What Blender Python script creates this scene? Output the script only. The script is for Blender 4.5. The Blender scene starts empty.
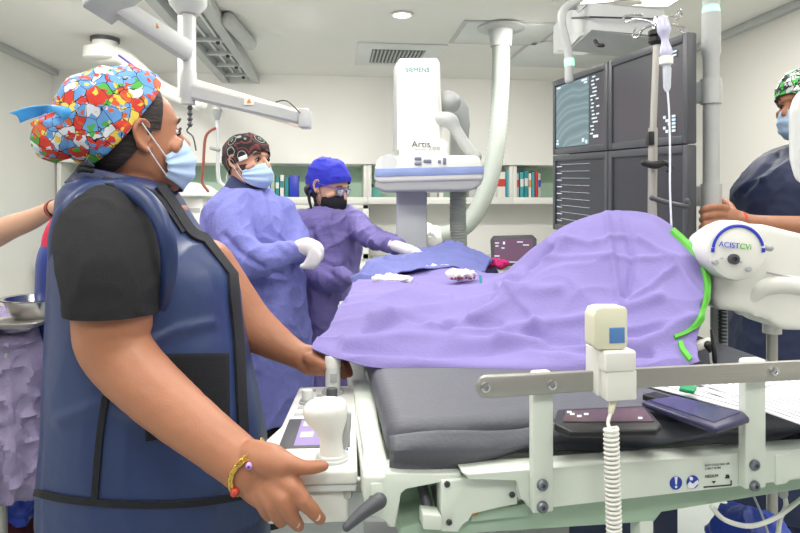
import bpy, bmesh, math, random
from mathutils import Vector, Matrix, noise
from mathutils.bvhtree import BVHTree
random.seed(4)
FPX, CX, HY, CAMH, YAW = 622.0, 400.0, 205.0, 1.38, math.radians(6)
RT = Vector((math.cos(YAW), -math.sin(YAW), 0)); FW = Vector((math.sin(YAW), math.cos(YAW), 0)); UP = Vector((0, 0, 1))
CAM = Vector((0, 0, CAMH))
def W(px, py, D): return CAM + FW*D + RT*((px-CX)/FPX*D) + UP*((HY-py)/FPX*D)
def onZ(px, py, z): return W(px, py, (CAMH-z)*FPX/(py-HY))
def pxof(p):
    d = p-CAM; D = max(d.dot(FW), .05); return CX+FPX*d.dot(RT)/D, HY-FPX*d.z/D
COL = bpy.context.scene.collection
WL = {}
# ---------------------------------------------------------------- objects
def mesh_from(bm, name, ang=42):
    bmesh.ops.recalc_face_normals(bm, faces=bm.faces[:])
    me = bpy.data.meshes.new(name)
    for f in bm.faces: f.smooth = True
    bm.to_mesh(me); bm.free()
    if ang is not None: me.set_sharp_from_angle(angle=math.radians(ang))
    return me
def link(o, parent=None):
    COL.objects.link(o)
    if parent is not None: o.parent = parent
    return o
def thing(name, label, cat, loc, group=None):
    o = bpy.data.objects.new(name, None); o.empty_display_size = .05
    o.location = loc; link(o); WL[o.name] = Vector(loc)
    o['label'] = label; o['category'] = cat
    if group: o['group'] = group
    return o
def _mats(me, m):
    for x in (m if isinstance(m, (list, tuple)) else [m]): me.materials.append(x)
def part(name, bm, m, parent, label=None, ang=42):
    L = WL[parent.name]
    bmesh.ops.translate(bm, verts=bm.verts[:], vec=-L)
    me = mesh_from(bm, name, ang); _mats(me, m)
    o = bpy.data.objects.new(name, me); link(o, parent); WL[o.name] = L.copy()
    if label: o['label'] = label
    return o
def single(name, bm, m, label, cat, group=None, ang=42):
    vs = [v.co for v in bm.verts]
    lo = Vector([min(v[i] for v in vs) for i in range(3)]); hi = Vector([max(v[i] for v in vs) for i in range(3)])
    L = Vector(((lo.x+hi.x)/2, (lo.y+hi.y)/2, lo.z))
    bmesh.ops.translate(bm, verts=bm.verts[:], vec=-L)
    me = mesh_from(bm, name, ang); _mats(me, m)
    o = bpy.data.objects.new(name, me); o.location = L; link(o); WL[o.name] = L
    o['label'] = label; o['category'] = cat
    if group: o['group'] = group
    return o
def struct(name, bm, m):
    me = mesh_from(bm, name, 30); _mats(me, m)
    o = bpy.data.objects.new(name, me); link(o); o['kind'] = 'structure'; WL[o.name] = Vector((0, 0, 0))
    return o
def copy_tree(o, parent=None, loc=None, label=None):
    c = o.copy(); COL.objects.link(c); c.parent = parent
    if loc is not None: c.location = loc
    if label: c['label'] = label
    WL[c.name] = Vector(c.location)
    for ch in list(o.children): copy_tree(ch, c)
    return c
def B(): return bmesh.new()
# ---------------------------------------------------------------- shapes
def merge(bm, tb):
    me = bpy.data.meshes.new('t'); tb.to_mesh(me); tb.free(); bm.from_mesh(me); bpy.data.meshes.remove(me)
def pbox(bm, c, u, v, w, bev=0, seg=2):
    tb = bmesh.new(); bmesh.ops.create_cube(tb, size=2)
    M = Matrix(((u.x, v.x, w.x, c.x), (u.y, v.y, w.y, c.y), (u.z, v.z, w.z, c.z), (0, 0, 0, 1)))
    bmesh.ops.transform(tb, matrix=M, verts=tb.verts[:])
    if bev: bmesh.ops.bevel(tb, geom=tb.edges[:], offset=bev, segments=seg, profile=.5, affect='EDGES', clamp_overlap=True)
    merge(bm, tb); return bm
def box(bm, x0, x1, y0, y1, z0, z1, bev=0, seg=2):
    return pbox(bm, Vector(((x0+x1)/2, (y0+y1)/2, (z0+z1)/2)), Vector(((x1-x0)/2, 0, 0)), Vector((0, (y1-y0)/2, 0)), Vector((0, 0, (z1-z0)/2)), bev, seg)
def cbox(bm, px0, px1, py0, py1, D, dep, bev=0, seg=2):
    """box facing the camera side of the room whose front face covers the pixel rectangle at depth D"""
    a = W(px0, py1, D); b = W(px1, py0, D); h = dep/2
    c = (a+b)/2 + FW*h
    return pbox(bm, c, RT*((b-a).dot(RT)/2), FW*h, UP*((b.z-a.z)/2), bev, seg)
def cr(p0, p1, p2, p3, t):
    return .5*((2*p1)+(p2-p0)*t+(2*p0-5*p1+4*p2-p3)*t*t+(3*p1-p0-3*p2+p3)*t*t*t)
def spline(pts, sub):
    out = []; n = len(pts)
    for i in range(n-1):
        a = pts[max(i-1, 0)]; b = pts[i]; c = pts[i+1]; d = pts[min(i+2, n-1)]
        for k in range(sub): out.append(cr(a, b, c, d, k/sub))
    out.append(pts[-1]); return out
def ring_skin(bm, rings, cap=True):
    vr = [[bm.verts.new(p) for p in r] for r in rings]; n = len(rings[0])
    for a, b in zip(vr, vr[1:]):
        for i in range(n): bm.faces.new((a[i], a[(i+1) % n], b[(i+1) % n], b[i]))
    if cap:
        for r, s in ((vr[0], 1), (vr[-1], 0)):
            c = bm.verts.new(sum((v.co for v in r), Vector())/n)
            for i in range(n): bm.faces.new((r[(i+1) % n], r[i], c) if s else (r[i], r[(i+1) % n], c))
def tube(bm, pts, r, seg=12, sub=6, rnd=True, flat=None, corr=0):
    """pts vectors, r number or list; rounded ends; flat=(axis vector, factor)"""
    if not isinstance(r, (list, tuple)): r = [r]*len(pts)
    if sub > 1 and len(pts) > 1:
        P = spline(pts, sub); Rr = [x[0] for x in spline([Vector((q, 0)) for q in r], sub)]
    else: P = list(pts); Rr = list(r)
    rings = []; T0 = (P[1]-P[0]).normalized()
    N = T0.orthogonal().normalized() if flat is None else (flat[0]-T0*flat[0].dot(T0)).normalized()
    n = len(P); fr = []
    for i in range(n):
        T = (P[min(i+1, n-1)]-P[max(i-1, 0)]).normalized()
        if flat is not None: N = flat[0]
        N = (N-T*N.dot(T)).normalized(); fr.append((T, N, T.cross(N)))
    k = flat[1] if flat else 1
    def ring(c, q, f, s=1): return [c+(f[1]*math.cos(2*math.pi*j/seg)*k+f[2]*math.sin(2*math.pi*j/seg))*q*s for j in range(seg)]
    if rnd:
        for a in (80, 60, 35, 15):
            a = math.radians(a); rings.append(ring(P[0]-fr[0][0]*Rr[0]*math.sin(a), Rr[0]*math.cos(a), fr[0]))
    for i in range(n):
        q = Rr[i]*(1+corr*(i % 2)); rings.append(ring(P[i], q, fr[i]))
    if rnd:
        for a in (15, 35, 60, 80):
            a = math.radians(a); rings.append(ring(P[-1]+fr[-1][0]*Rr[-1]*math.sin(a), Rr[-1]*math.cos(a), fr[-1]))
    ring_skin(bm, rings); return bm
def limb(bm, L, seg=20, sub=6, flat=None, corr=0, rnd=True):
    """L: (px,py,D,rpx)"""
    return tube(bm, [W(a, b, d) for a, b, d, q in L], [q*d/FPX for a, b, d, q in L], seg, sub, rnd, flat, corr)
def cyl(bm, p0, p1, r0, r1=None, seg=24): return tube(bm, [p0, p1], [r0, r1 or r0], seg, 1, False)
def lathe(bm, prof, c, ax=UP, seg=32, cap=True):
    ax = ax.normalized(); u = ax.orthogonal().normalized(); v = ax.cross(u)
    ring_skin(bm, [[c+ax*z+(u*math.cos(2*math.pi*j/seg)+v*math.sin(2*math.pi*j/seg))*max(r, 1e-4) for j in range(seg)] for r, z in prof], cap)
    return bm
def ball(bm, c, r, sx=1, sy=1, sz=1, M=None):
    tb = bmesh.new(); bmesh.ops.create_uvsphere(tb, u_segments=20, v_segments=14, radius=r)
    S = Matrix.Diagonal((sx, sy, sz, 1))
    bmesh.ops.transform(tb, matrix=Matrix.Translation(c) @ ((M.to_3x3().to_4x4() @ S) if M else S), verts=tb.verts[:])
    merge(bm, tb); return bm
def loft(bm, secs, seg=40, sub=5, pw=2.3):
    """secs: (center, axis1, axis2)"""
    n = len(secs); C = spline([s[0] for s in secs], sub); A = spline([s[1] for s in secs], sub); E = spline([s[2] for s in secs], sub)
    rings = []
    for c, a, e in zip(C, A, E):
        r = []
        for j in range(seg):
            t = 2*math.pi*j/seg; x, y = math.cos(t), math.sin(t)
            r.append(c+a*math.copysign(abs(x)**(2/pw), x)+e*math.copysign(abs(y)**(2/pw), y))
        rings.append(r)
    ring_skin(bm, rings); return bm
def cloft(bm, L, seg=48, sub=6, pw=2.3, tw=0):
    """torso: (py, xl, xr, D, rd) - outline in the picture gives real width, rd the real half depth"""
    a = RT*math.cos(tw)+FW*math.sin(tw); e = FW*math.cos(tw)-RT*math.sin(tw)
    return loft(bm, [(W((xl+xr)/2, py, D), a*((xr-xl)/2*D/FPX), e*rd) for py, xl, xr, D, rd in L], seg, sub, pw)
def poly(bm, pts, n, th):
    """extruded polygon, pts vectors, pushed th along n"""
    a = [bm.verts.new(p) for p in pts]; b = [bm.verts.new(p+n*th) for p in pts]; k = len(pts)
    bm.faces.new(a); bm.faces.new(b[::-1])
    for i in range(k): bm.faces.new((a[i], b[i], b[(i+1) % k], a[(i+1) % k]))
    return bm
def cpoly(bm, pp, D, th, bev=0, seg=3):
    tb = bmesh.new(); poly(tb, [W(x, y, D) for x, y in pp], FW, th)
    if bev: bmesh.ops.bevel(tb, geom=tb.edges[:], offset=bev, segments=seg, profile=.5, affect='EDGES', clamp_overlap=True)
    merge(bm, tb); return bm
def rem(bm, vox, smooth=4, fn=None, fac=.5):
    """fuse overlapping closed pieces into one continuous skin"""
    bmesh.ops.recalc_face_normals(bm, faces=bm.faces[:])
    me = bpy.data.meshes.new('r'); bm.to_mesh(me); bm.free()
    o = bpy.data.objects.new('r', me); COL.objects.link(o)
    m = o.modifiers.new('r', 'REMESH'); m.mode = 'VOXEL'; m.voxel_size = vox; m.adaptivity = 0
    if smooth:
        s = o.modifiers.new('s', 'SMOOTH'); s.iterations = smooth; s.factor = fac
    dg = bpy.context.evaluated_depsgraph_get(); dg.update()
    ev = o.evaluated_get(dg); m2 = bpy.data.meshes.new_from_object(ev)
    out = bmesh.new(); out.from_mesh(m2)
    bpy.data.objects.remove(o); bpy.data.meshes.remove(me); bpy.data.meshes.remove(m2)
    if fn: displace(out, fn)
    return out
def displace(bm, fn):
    bm.normal_update()
    new = [v.co + v.normal*fn(v.co) for v in bm.verts]
    for v, c in zip(bm.verts, new): v.co = c
def nvec(p): return Vector((noise.noise(p), noise.noise(p+Vector((17.3, 4.1, 9.7))), noise.noise(p+Vector((-6.2, 23.9, 31.4)))))
def wrinkle(amp, s=9, dirv=None, stretch=.45, low=.6, seed=0):
    off = Vector((seed*3.1, seed*1.7, seed))
    def f(p):
        q = p.copy()
        if dirv is not None: q = q-dirv*(q.dot(dirv)*(1-stretch))
        q2 = q*s+off+nvec(p*s*.35+off)*.7
        n = 1-abs(noise.noise(q2))*2.2
        m = 1-abs(noise.noise(q2*2.3))*2.2
        return amp*(max(n, 0)**2.2-.35+.35*max(m, 0)**2)+amp*low*noise.noise(p*s*.5+off)
    return f
def seglist(segs, base=0):
    """creases: (polyline in picture coordinates, width px, height m)"""
    def f(p):
        x, y = pxof(p); h = 0
        for pl, w, a in segs:
            d = 1e9
            for (x0, y0), (x1, y1) in zip(pl, pl[1:]):
                dx, dy = x1-x0, y1-y0; t = max(0, min(1, ((x-x0)*dx+(y-y0)*dy)/(dx*dx+dy*dy)))
                d = min(d, math.hypot(x-x0-dx*t, y-y0-dy*t))
            if d < 3*w: h += a*math.exp(-(d/w)**2)
        return h
    return f
def bvh(o):
    me = o.data; L = WL[o.name]
    return BVHTree.FromPolygons([v.co+L for v in me.vertices], [tuple(p.vertices) for p in me.polygons])
def hit(bv, x, y, lift=.003):
    d = (W(x, y, 1)-CAM).normalized(); p, n, i, t = bv.ray_cast(CAM, d)
    if p is None: return None
    if n.dot(d) > 0: n = -n
    return p+n*lift, n
def strip(bm, bv, pp, wpx, step=5, lift=.003, th=.004, seg=4):
    """a band sewn on a surface along a line"""
    P = []
    pl = spline([Vector((x, y, 0)) for x, y in pp], 8)
    rows = []
    for i, q in enumerate(pl):
        t = (pl[min(i+1, len(pl)-1)]-pl[max(i-1, 0)]).normalized(); nrm = Vector((-t.y, t.x, 0))
        row = []
        for k in range(seg+1):
            u = (k/seg-.5)*wpx; h = hit(bv, q.x+nrm.x*u, q.y+nrm.y*u, lift)
            row.append(h)
        if all(h is not None for h in row): rows.append(row)
    top = [[bm.verts.new(h[0]+h[1]*th*.5) for h in r] for r in rows]; bot = [[bm.verts.new(h[0]-h[1]*th*1.5) for h in r] for r in rows]
    for i in range(len(rows)-1):
        for k in range(seg):
            bm.faces.new((top[i][k], top[i+1][k], top[i+1][k+1], top[i][k+1])); bm.faces.new((bot[i][k], bot[i][k+1], bot[i+1][k+1], bot[i+1][k]))
        bm.faces.new((top[i][0], bot[i][0], bot[i+1][0], top[i+1][0])); bm.faces.new((top[i][seg], top[i+1][seg], bot[i+1][seg], bot[i][seg]))
    if len(rows) > 1:
        for k in range(seg):
            bm.faces.new((top[0][k], top[0][k+1], bot[0][k+1], bot[0][k])); bm.faces.new((top[-1][k], bot[-1][k], bot[-1][k+1], top[-1][k+1]))
    return bm
def sheet(rows, su=6, sv=6):
    """smooth grid through rows of points"""
    g = [spline(r, su) for r in rows]; cols = list(zip(*g)); cols = [spline(list(c), sv) for c in cols]; g = list(zip(*cols))
    bm = bmesh.new(); vs = [[bm.verts.new(p) for p in r] for r in g]
    for a, b in zip(vs, vs[1:]):
        for i in range(len(a)-1): bm.faces.new((a[i], a[i+1], b[i+1], b[i]))
    return bm
def solid(o, th, off=-1):
    m = o.modifiers.new('thickness', 'SOLIDIFY'); m.thickness = th; m.offset = off; return o
def text(name, s, size, org, u, v, m, parent, ext=.0006, align='LEFT', label=None):
    cu = bpy.data.curves.new('t', 'FONT'); cu.body = s; cu.size = size; cu.extrude = ext; cu.align_x = align
    o = bpy.data.objects.new('t', cu); COL.objects.link(o)
    dg = bpy.context.evaluated_depsgraph_get(); dg.update()
    me = bpy.data.meshes.new_from_object(o.evaluated_get(dg)); bpy.data.objects.remove(o)
    w = u.cross(v); M = Matrix(((u.x, v.x, w.x, org.x), (u.y, v.y, w.y, org.y), (u.z, v.z, w.z, org.z), (0, 0, 0, 1)))
    bm = bmesh.new(); bm.from_mesh(me); bmesh.ops.transform(bm, matrix=M, verts=bm.verts[:])
    return part(name, bm, m, parent, label, 20)
# ---------------------------------------------------------------- materials
def s2l(c): return tuple([((x/255+.055)/1.055)**2.4 if x/255 > .04045 else x/255/12.92 for x in c]+[1])
def mat(name, c, rough=.5, metal=0, bump=0, bs=60, var=0, vs=8, spec=.5, sub=0, emit=None, es=0, alpha=1, trans=0, coat=0, stretch=None, det=4):
    m = bpy.data.materials.new(name); m.use_nodes = True; nt = m.node_tree; N = nt.nodes; L = nt.links
    b = N['Principled BSDF']; col = s2l(c)
    b.inputs['Base Color'].default_value = col; b.inputs['Roughness'].default_value = rough; b.inputs['Metallic'].default_value = metal
    b.inputs['Specular IOR Level'].default_value = spec; b.inputs['Coat Weight'].default_value = coat
    if sub:
        b.inputs['Subsurface Weight'].default_value = sub; b.inputs['Subsurface Radius'].default_value = (.012, .005, .003); b.inputs['Subsurface Scale'].default_value = 1
    if emit: b.inputs['Emission Color'].default_value = s2l(emit); b.inputs['Emission Strength'].default_value = es
    b.inputs['Alpha'].default_value = alpha; b.inputs['Transmission Weight'].default_value = trans
    tc = N.new('ShaderNodeTexCoord'); mp = N.new('ShaderNodeMapping'); L.new(tc.outputs['Object'], mp.inputs[0])
    if stretch: mp.inputs['Scale'].default_value = stretch
    n = N.new('ShaderNodeTexNoise'); n.inputs['Scale'].default_value = vs; n.inputs['Detail'].default_value = det; L.new(mp.outputs[0], n.inputs['Vector'])
    mx = N.new('ShaderNodeMix'); mx.data_type = 'RGBA'; k = max(var, .02)
    mx.inputs['A'].default_value = tuple([x*(1-k) for x in col[:3]]+[1]); mx.inputs['B'].default_value = tuple([min(1, x*(1+k)) for x in col[:3]]+[1])
    L.new(n.outputs['Fac'], mx.inputs['Factor']); L.new(mx.outputs['Result'], b.inputs['Base Color'])
    if bump:
        n2 = N.new('ShaderNodeTexNoise'); n2.inputs['Scale'].default_value = bs; n2.inputs['Detail'].default_value = det; L.new(mp.outputs[0], n2.inputs['Vector'])
        bp = N.new('ShaderNodeBump'); bp.inputs['Strength'].default_value = bump; bp.inputs['Distance'].default_value = .004
        L.new(n2.outputs['Fac'], bp.inputs['Height']); L.new(bp.outputs[0], b.inputs['Normal'])
    return m
def cloth(name, c, var=.12, cs=22, strength=.6, rough=.85, dist=.012, fine=140):
    """crumpled non-woven fabric"""
    m = mat(name, c, rough, var=var, vs=30, spec=.25); nt = m.node_tree; N = nt.nodes; L = nt.links; b = N['Principled BSDF']
    tc = N['Texture Coordinate'] if 'Texture Coordinate' in N else [x for x in N if x.type == 'TEX_COORD'][0]
    w = N.new('ShaderNodeTexNoise'); w.inputs['Scale'].default_value = cs*.5; w.inputs['Detail'].default_value = 2
    L.new(tc.outputs['Object'], w.inputs['Vector'])
    ad = N.new('ShaderNodeVectorMath'); ad.operation = 'MULTIPLY_ADD'; ad.inputs[1].default_value = (.12, .12, .12)
    L.new(w.outputs['Color'], ad.inputs[0]); L.new(tc.outputs['Object'], ad.inputs[2])
    v = N.new('ShaderNodeTexNoise'); v.noise_type = 'RIDGED_MULTIFRACTAL'; v.inputs['Scale'].default_value = cs*.55; v.inputs['Detail'].default_value = 2.5; v.inputs['Roughness'].default_value = .45; L.new(ad.outputs[0], v.inputs['Vector'])
    mr = N.new('ShaderNodeMapRange'); mr.inputs['From Min'].default_value = .1; mr.inputs['From Max'].default_value = 1.6; L.new(v.outputs['Fac'], mr.inputs['Value'])
    n = N.new('ShaderNodeTexNoise'); n.inputs['Scale'].default_value = fine; n.inputs['Detail'].default_value = 3; L.new(tc.outputs['Object'], n.inputs['Vector'])
    a = N.new('ShaderNodeMath'); a.operation = 'MULTIPLY_ADD'; a.inputs[1].default_value = .12; L.new(n.outputs['Fac'], a.inputs[0]); L.new(mr.outputs['Result'], a.inputs[2])
    bp = N.new('ShaderNodeBump'); bp.inputs['Strength'].default_value = strength; bp.inputs['Distance'].default_value = dist
    L.new(a.outputs[0], bp.inputs['Height']); L.new(bp.outputs[0], b.inputs['Normal'])
    return m
def ramp(N, stops, interp='CONSTANT'):
    r = N.new('ShaderNodeValToRGB'); r.color_ramp.interpolation = interp
    e = r.color_ramp.elements
    while len(e) < len(stops): e.new(.5)
    for x, (p, c) in zip(e, stops): x.position = p; x.color = s2l(c)
    return r
def cap_print(name, scale, cols, edge=(25, 25, 35), ew=.05):
    m = mat(name, (255, 255, 255), .8); nt = m.node_tree; N = nt.nodes; L = nt.links; b = N['Principled BSDF']
    tc = [x for x in N if x.type == 'TEX_COORD'][0]
    w = N.new('ShaderNodeTexNoise'); w.inputs['Scale'].default_value = scale*.8; L.new(tc.outputs['Object'], w.inputs['Vector'])
    ad = N.new('ShaderNodeVectorMath'); ad.operation = 'MULTIPLY_ADD'; ad.inputs[1].default_value = (.45/scale,)*3
    L.new(w.outputs['Color'], ad.inputs[0]); L.new(tc.outputs['Object'], ad.inputs[2])
    v = N.new('ShaderNodeTexVoronoi'); v.distance = 'MANHATTAN'; v.inputs['Scale'].default_value = scale; L.new(ad.outputs[0], v.inputs['Vector'])
    sp = N.new('ShaderNodeSeparateColor'); L.new(v.outputs['Color'], sp.inputs[0])
    r = ramp(N, cols); L.new(sp.outputs[0], r.inputs[0])
    v3 = N.new('ShaderNodeTexVoronoi'); v3.inputs['Scale'].default_value = scale*2.4; L.new(ad.outputs[0], v3.inputs['Vector'])
    s3 = N.new('ShaderNodeSeparateColor'); L.new(v3.outputs['Color'], s3.inputs[0])
    r3 = ramp(N, cols[::-1] if False else [(p, c) for (p, _), (_, c) in zip(cols, cols[::-1])]); L.new(s3.outputs[1], r3.inputs[0])
    gt = N.new('ShaderNodeMath'); gt.operation = 'GREATER_THAN'; gt.inputs[1].default_value = .74; L.new(s3.outputs[2], gt.inputs[0])
    mxa = N.new('ShaderNodeMix'); mxa.data_type = 'RGBA'; L.new(gt.outputs[0], mxa.inputs['Factor']); L.new(r.outputs[0], mxa.inputs['A']); L.new(r3.outputs[0], mxa.inputs['B'])
    v2 = N.new('ShaderNodeTexVoronoi'); v2.feature = 'DISTANCE_TO_EDGE'; v2.inputs['Scale'].default_value = scale; L.new(ad.outputs[0], v2.inputs['Vector'])
    lt = N.new('ShaderNodeMath'); lt.operation = 'LESS_THAN'; lt.inputs[1].default_value = ew; L.new(v2.outputs['Distance'], lt.inputs[0])
    mx = N.new('ShaderNodeMix'); mx.data_type = 'RGBA'; L.new(lt.outputs[0], mx.inputs['Factor']); L.new(mxa.outputs['Result'], mx.inputs['A'])
    mx.inputs['B'].default_value = s2l(edge); L.new(mx.outputs['Result'], b.inputs['Base Color'])
    return m
def ring_print(name):
    m = mat(name, (20, 20, 22), .85); nt = m.node_tree; N = nt.nodes; L = nt.links; b = N['Principled BSDF']
    tc = [x for x in N if x.type == 'TEX_COORD'][0]
    v = N.new('ShaderNodeTexVoronoi'); v.inputs['Scale'].default_value = 17; v.inputs['Randomness'].default_value = .55; L.new(tc.outputs['Object'], v.inputs['Vector'])
    r = ramp(N, [(0, (45, 60, 58)), (.1, (130, 140, 136)), (.15, (22, 26, 27)), (.38, (140, 146, 142)), (.43, (25, 25, 28)), (.58, (105, 44, 44)), (.66, (22, 22, 25))])
    L.new(v.outputs['Distance'], r.inputs[0]); L.new(r.outputs[0], b.inputs['Base Color'])
    return m
LE, WE, EXPO = 11, .3, 0.12
# ================================================================ materials
M = {}
M['wall'] = mat('wall_paint', (236, 235, 230), .75, var=.03, vs=2)
M['wall_r'] = mat('wall_panel', (218, 216, 210), .6, var=.03, vs=2)
M['ceil'] = mat('ceiling_paint', (232, 231, 226), .8, var=.03, vs=2)
M['floor'] = mat('floor_vinyl', (180, 187, 183), .35, var=.06, vs=5)
M['white'] = mat('white_plastic', (228, 228, 222), .35, var=.02)
M['white2'] = mat('white_enamel', (214, 218, 216), .3, var=.03)
M['frame'] = mat('pale_enamel', (216, 224, 214), .35, var=.03)
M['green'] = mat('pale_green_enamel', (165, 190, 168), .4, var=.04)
M['grey'] = mat('grey_plastic', (168, 172, 172), .45, var=.04)
M['lgrey'] = mat('light_grey_plastic', (184, 187, 186), .45, var=.04)
M['dgrey'] = mat('dark_grey_plastic', (72, 74, 80), .45, var=.05)
M['black'] = mat('black_plastic', (24, 24, 27), .4)
M['steel'] = mat('brushed_steel', (176, 174, 168), .42, .7, bump=.12, bs=40, stretch=(.5, .5, 12))
M['chrome'] = mat('chrome', (205, 205, 205), .18, 1)
M['dark'] = mat('gap_shade', (48, 55, 68), .6, var=.1)
M['hose'] = mat('hose_grey', (158, 165, 158), .6, bump=.1, bs=200)
M['peach'] = mat('peach_enamel', (240, 222, 204), .4)
M['cabgreen'] = mat('cabinet_green', (188, 218, 196), .6, var=.06, vs=6)
M['mattress'] = mat('mattress_vinyl', (86, 88, 97), .55, var=.06, vs=6, bump=.25, bs=160)
M['drape'] = cloth('lilac_drape', (131, 121, 178), .05, 9, .55, dist=.016)
M['bdrape'] = cloth('blue_drape', (108, 114, 172), .1, 16, .8)
M['gown1'] = cloth('periwinkle_gown', (122, 126, 194), .08, 15, 1, dist=.022)
M['gown2'] = cloth('violet_gown', (118, 109, 166), .08, 15, 1, dist=.022)
M['wrap'] = cloth('mauve_wrap', (146, 136, 168), .12, 20, 1.0, dist=.02)
M['vest'] = mat('navy_vest', (36, 54, 98), .4, var=.14, vs=9, bump=.9, bs=9, spec=.5)
M['vest2'] = mat('dark_navy_vest', (34, 44, 78), .6, var=.12, vs=9, bump=.35, bs=30)
M['trim'] = mat('black_webbing', (20, 22, 30), .85, bump=.5, bs=300)
M['velcro'] = mat('black_velcro', (17, 20, 27), .95, bump=.6, bs=500)
M['tee'] = mat('charcoal_jersey', (46, 46, 49), .92, var=.15, vs=60, bump=.4, bs=380, spec=.2)
M['skin'] = mat('brown_skin', (166, 111, 82), .5, var=.12, vs=14, bump=.08, bs=220, sub=.08, det=6)
M['skin2'] = mat('tan_skin', (196, 148, 122), .5, var=.1, vs=25, sub=.08)
M['skin3'] = mat('fair_skin', (205, 160, 135), .5, var=.1, vs=25, bump=.15, bs=250, sub=.08)
M['skin4'] = mat('warm_brown_skin', (160, 108, 80), .5, var=.1, vs=25, bump=.15, bs=250, sub=.08)
M['hair'] = mat('dark_hair', (40, 32, 32), .7, var=.5, vs=120, bump=.8, bs=160, stretch=(.3, .3, 1.2))
M['beard'] = mat('stubble', (62, 46, 42), .9, var=.5, vs=200)
M['mask'] = mat('blue_mask', (172, 198, 228), .85, var=.05, bump=.15, bs=300)
M['bmask'] = mat('black_mask', (26, 25, 30), .85, bump=.2, bs=300)
M['loop'] = mat('ear_loop', (225, 230, 238), .8)
M['eye'] = mat('eye_white', (225, 220, 215), .2); M['iris'] = mat('iris_brown', (40, 24, 18), .15)
M['glove'] = mat('latex_glove', (214, 210, 216), .55, var=.05, bump=.3, bs=90, sub=.05)
M['lip'] = mat('lip', (160, 85, 75), .5)
M['fcap'] = cap_print('cartoon_colour_print', 44, [(0, (218, 220, 228)), (.24, (204, 56, 42)), (.42, (96, 150, 208)), (.68, (74, 164, 64)), (.76, (222, 196, 80)), (.82, (100, 154, 210)), (.94, (206, 92, 50))], ew=.022)
M['mcap'] = ring_print('ring_print')
M['bcap'] = mat('royal_blue_cap', (38, 44, 178), .75, var=.15, vs=20, bump=.3, bs=40)
M['scrub'] = mat('navy_scrub', (42, 52, 90), .9, var=.1)
M['dscrub'] = mat('dark_scrub', (34, 34, 44), .9, var=.1)
M['shoe'] = mat('black_clog', (30, 30, 34), .5)
M['ribbon'] = mat('sky_blue_satin', (58, 150, 218), .4, var=.06)
M['gold'] = mat('gold', (214, 176, 90), .25, 1)
M['bead_red'] = mat('red_bead', (214, 70, 60), .25); M['bead_pink'] = mat('lilac_bead', (205, 160, 215), .25)
M['teal'] = mat('teal', (40, 140, 145), .6); M['tealdk'] = mat('teal_print', (70, 165, 178), .5)
M['red'] = mat('red', (205, 62, 52), .6); M['dred'] = mat('dark_red_cloth', (82, 28, 40), .85, var=.2, bump=.5, bs=60)
M['blue'] = mat('blue_ink', (42, 62, 190), .4); M['bag'] = mat('blue_plastic_bag', (50, 78, 190), .4, var=.25, vs=12, bump=1, bs=25)
M['paper'] = mat('paper', (232, 232, 238), .8); M['ink'] = mat('ink', (70, 72, 82), .8)
M['pinkc'] = cloth('magenta_cloth', (205, 50, 120), .2, 50, .8)
M['purple'] = mat('purple_line', (84, 70, 170), .5)
M['limeg'] = mat('lime_green_trim', (88, 178, 56), .6)
M['ivory'] = mat('ivory_plastic', (222, 220, 196), .4); M['lens'] = mat('blue_lens', (88, 132, 190), .25)
M['gauze'] = cloth('gauze', (232, 228, 226), .05, 60, .8)
M['clear'] = mat('clear_plastic', (225, 232, 240), .12, alpha=.55)
M['brownt'] = mat('red_brown_tube', (150, 84, 70), .3)
M['orange'] = mat('orange', (220, 150, 60), .5)
def lamp_mat(name, c, s):
    return mat(name, c, .5, emit=c, es=s)
M['lamp'] = lamp_mat('lamp_glow', (255, 250, 240), 6); M['gglow'] = lamp_mat('green_status_light', (150, 255, 190), 1.3)
def xray():
    m = bpy.data.materials.new('xray_image'); m.use_nodes = True; nt = m.node_tree; N = nt.nodes; L = nt.links; b = N['Principled BSDF']
    tc = N.new('ShaderNodeTexCoord'); w = N.new('ShaderNodeTexWave'); w.wave_type = 'RINGS'; w.rings_direction = 'SPHERICAL'
    mp = N.new('ShaderNodeMapping'); mp.inputs['Location'].default_value = (0, -.02, .27); L.new(tc.outputs['Object'], mp.inputs[0]); L.new(mp.outputs[0], w.inputs['Vector'])
    w.inputs['Scale'].default_value = 4.2; w.inputs['Distortion'].default_value = 5; w.inputs['Detail'].default_value = 1; w.inputs['Detail Scale'].default_value = .8
    r = ramp(N, [(0, (112, 142, 150)), (.45, (128, 158, 165)), (.7, (146, 174, 180)), (1, (122, 150, 158))], 'EASE'); L.new(w.outputs['Fac'], r.inputs[0])
    L.new(r.outputs[0], b.inputs['Emission Color']); b.inputs['Emission Strength'].default_value = .75; b.inputs['Base Color'].default_value = (.02, .02, .02, 1); b.inputs['Roughness'].default_value = .3
    return m
M['xray'] = xray()
M['scr'] = mat('monitor_glass', (70, 68, 74), .35, emit=(70, 66, 74), es=.22)
M['scrd'] = mat('dark_monitor_glass', (52, 52, 60), .35, emit=(54, 52, 62), es=.2)
M['glyph'] = lamp_mat('screen_glyphs', (190, 205, 215), .5)
M['scrp'] = lamp_mat('violet_screen', (128, 112, 160), .55)
M['scrv'] = lamp_mat('plum_screen', (88, 62, 84), .55)
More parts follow.
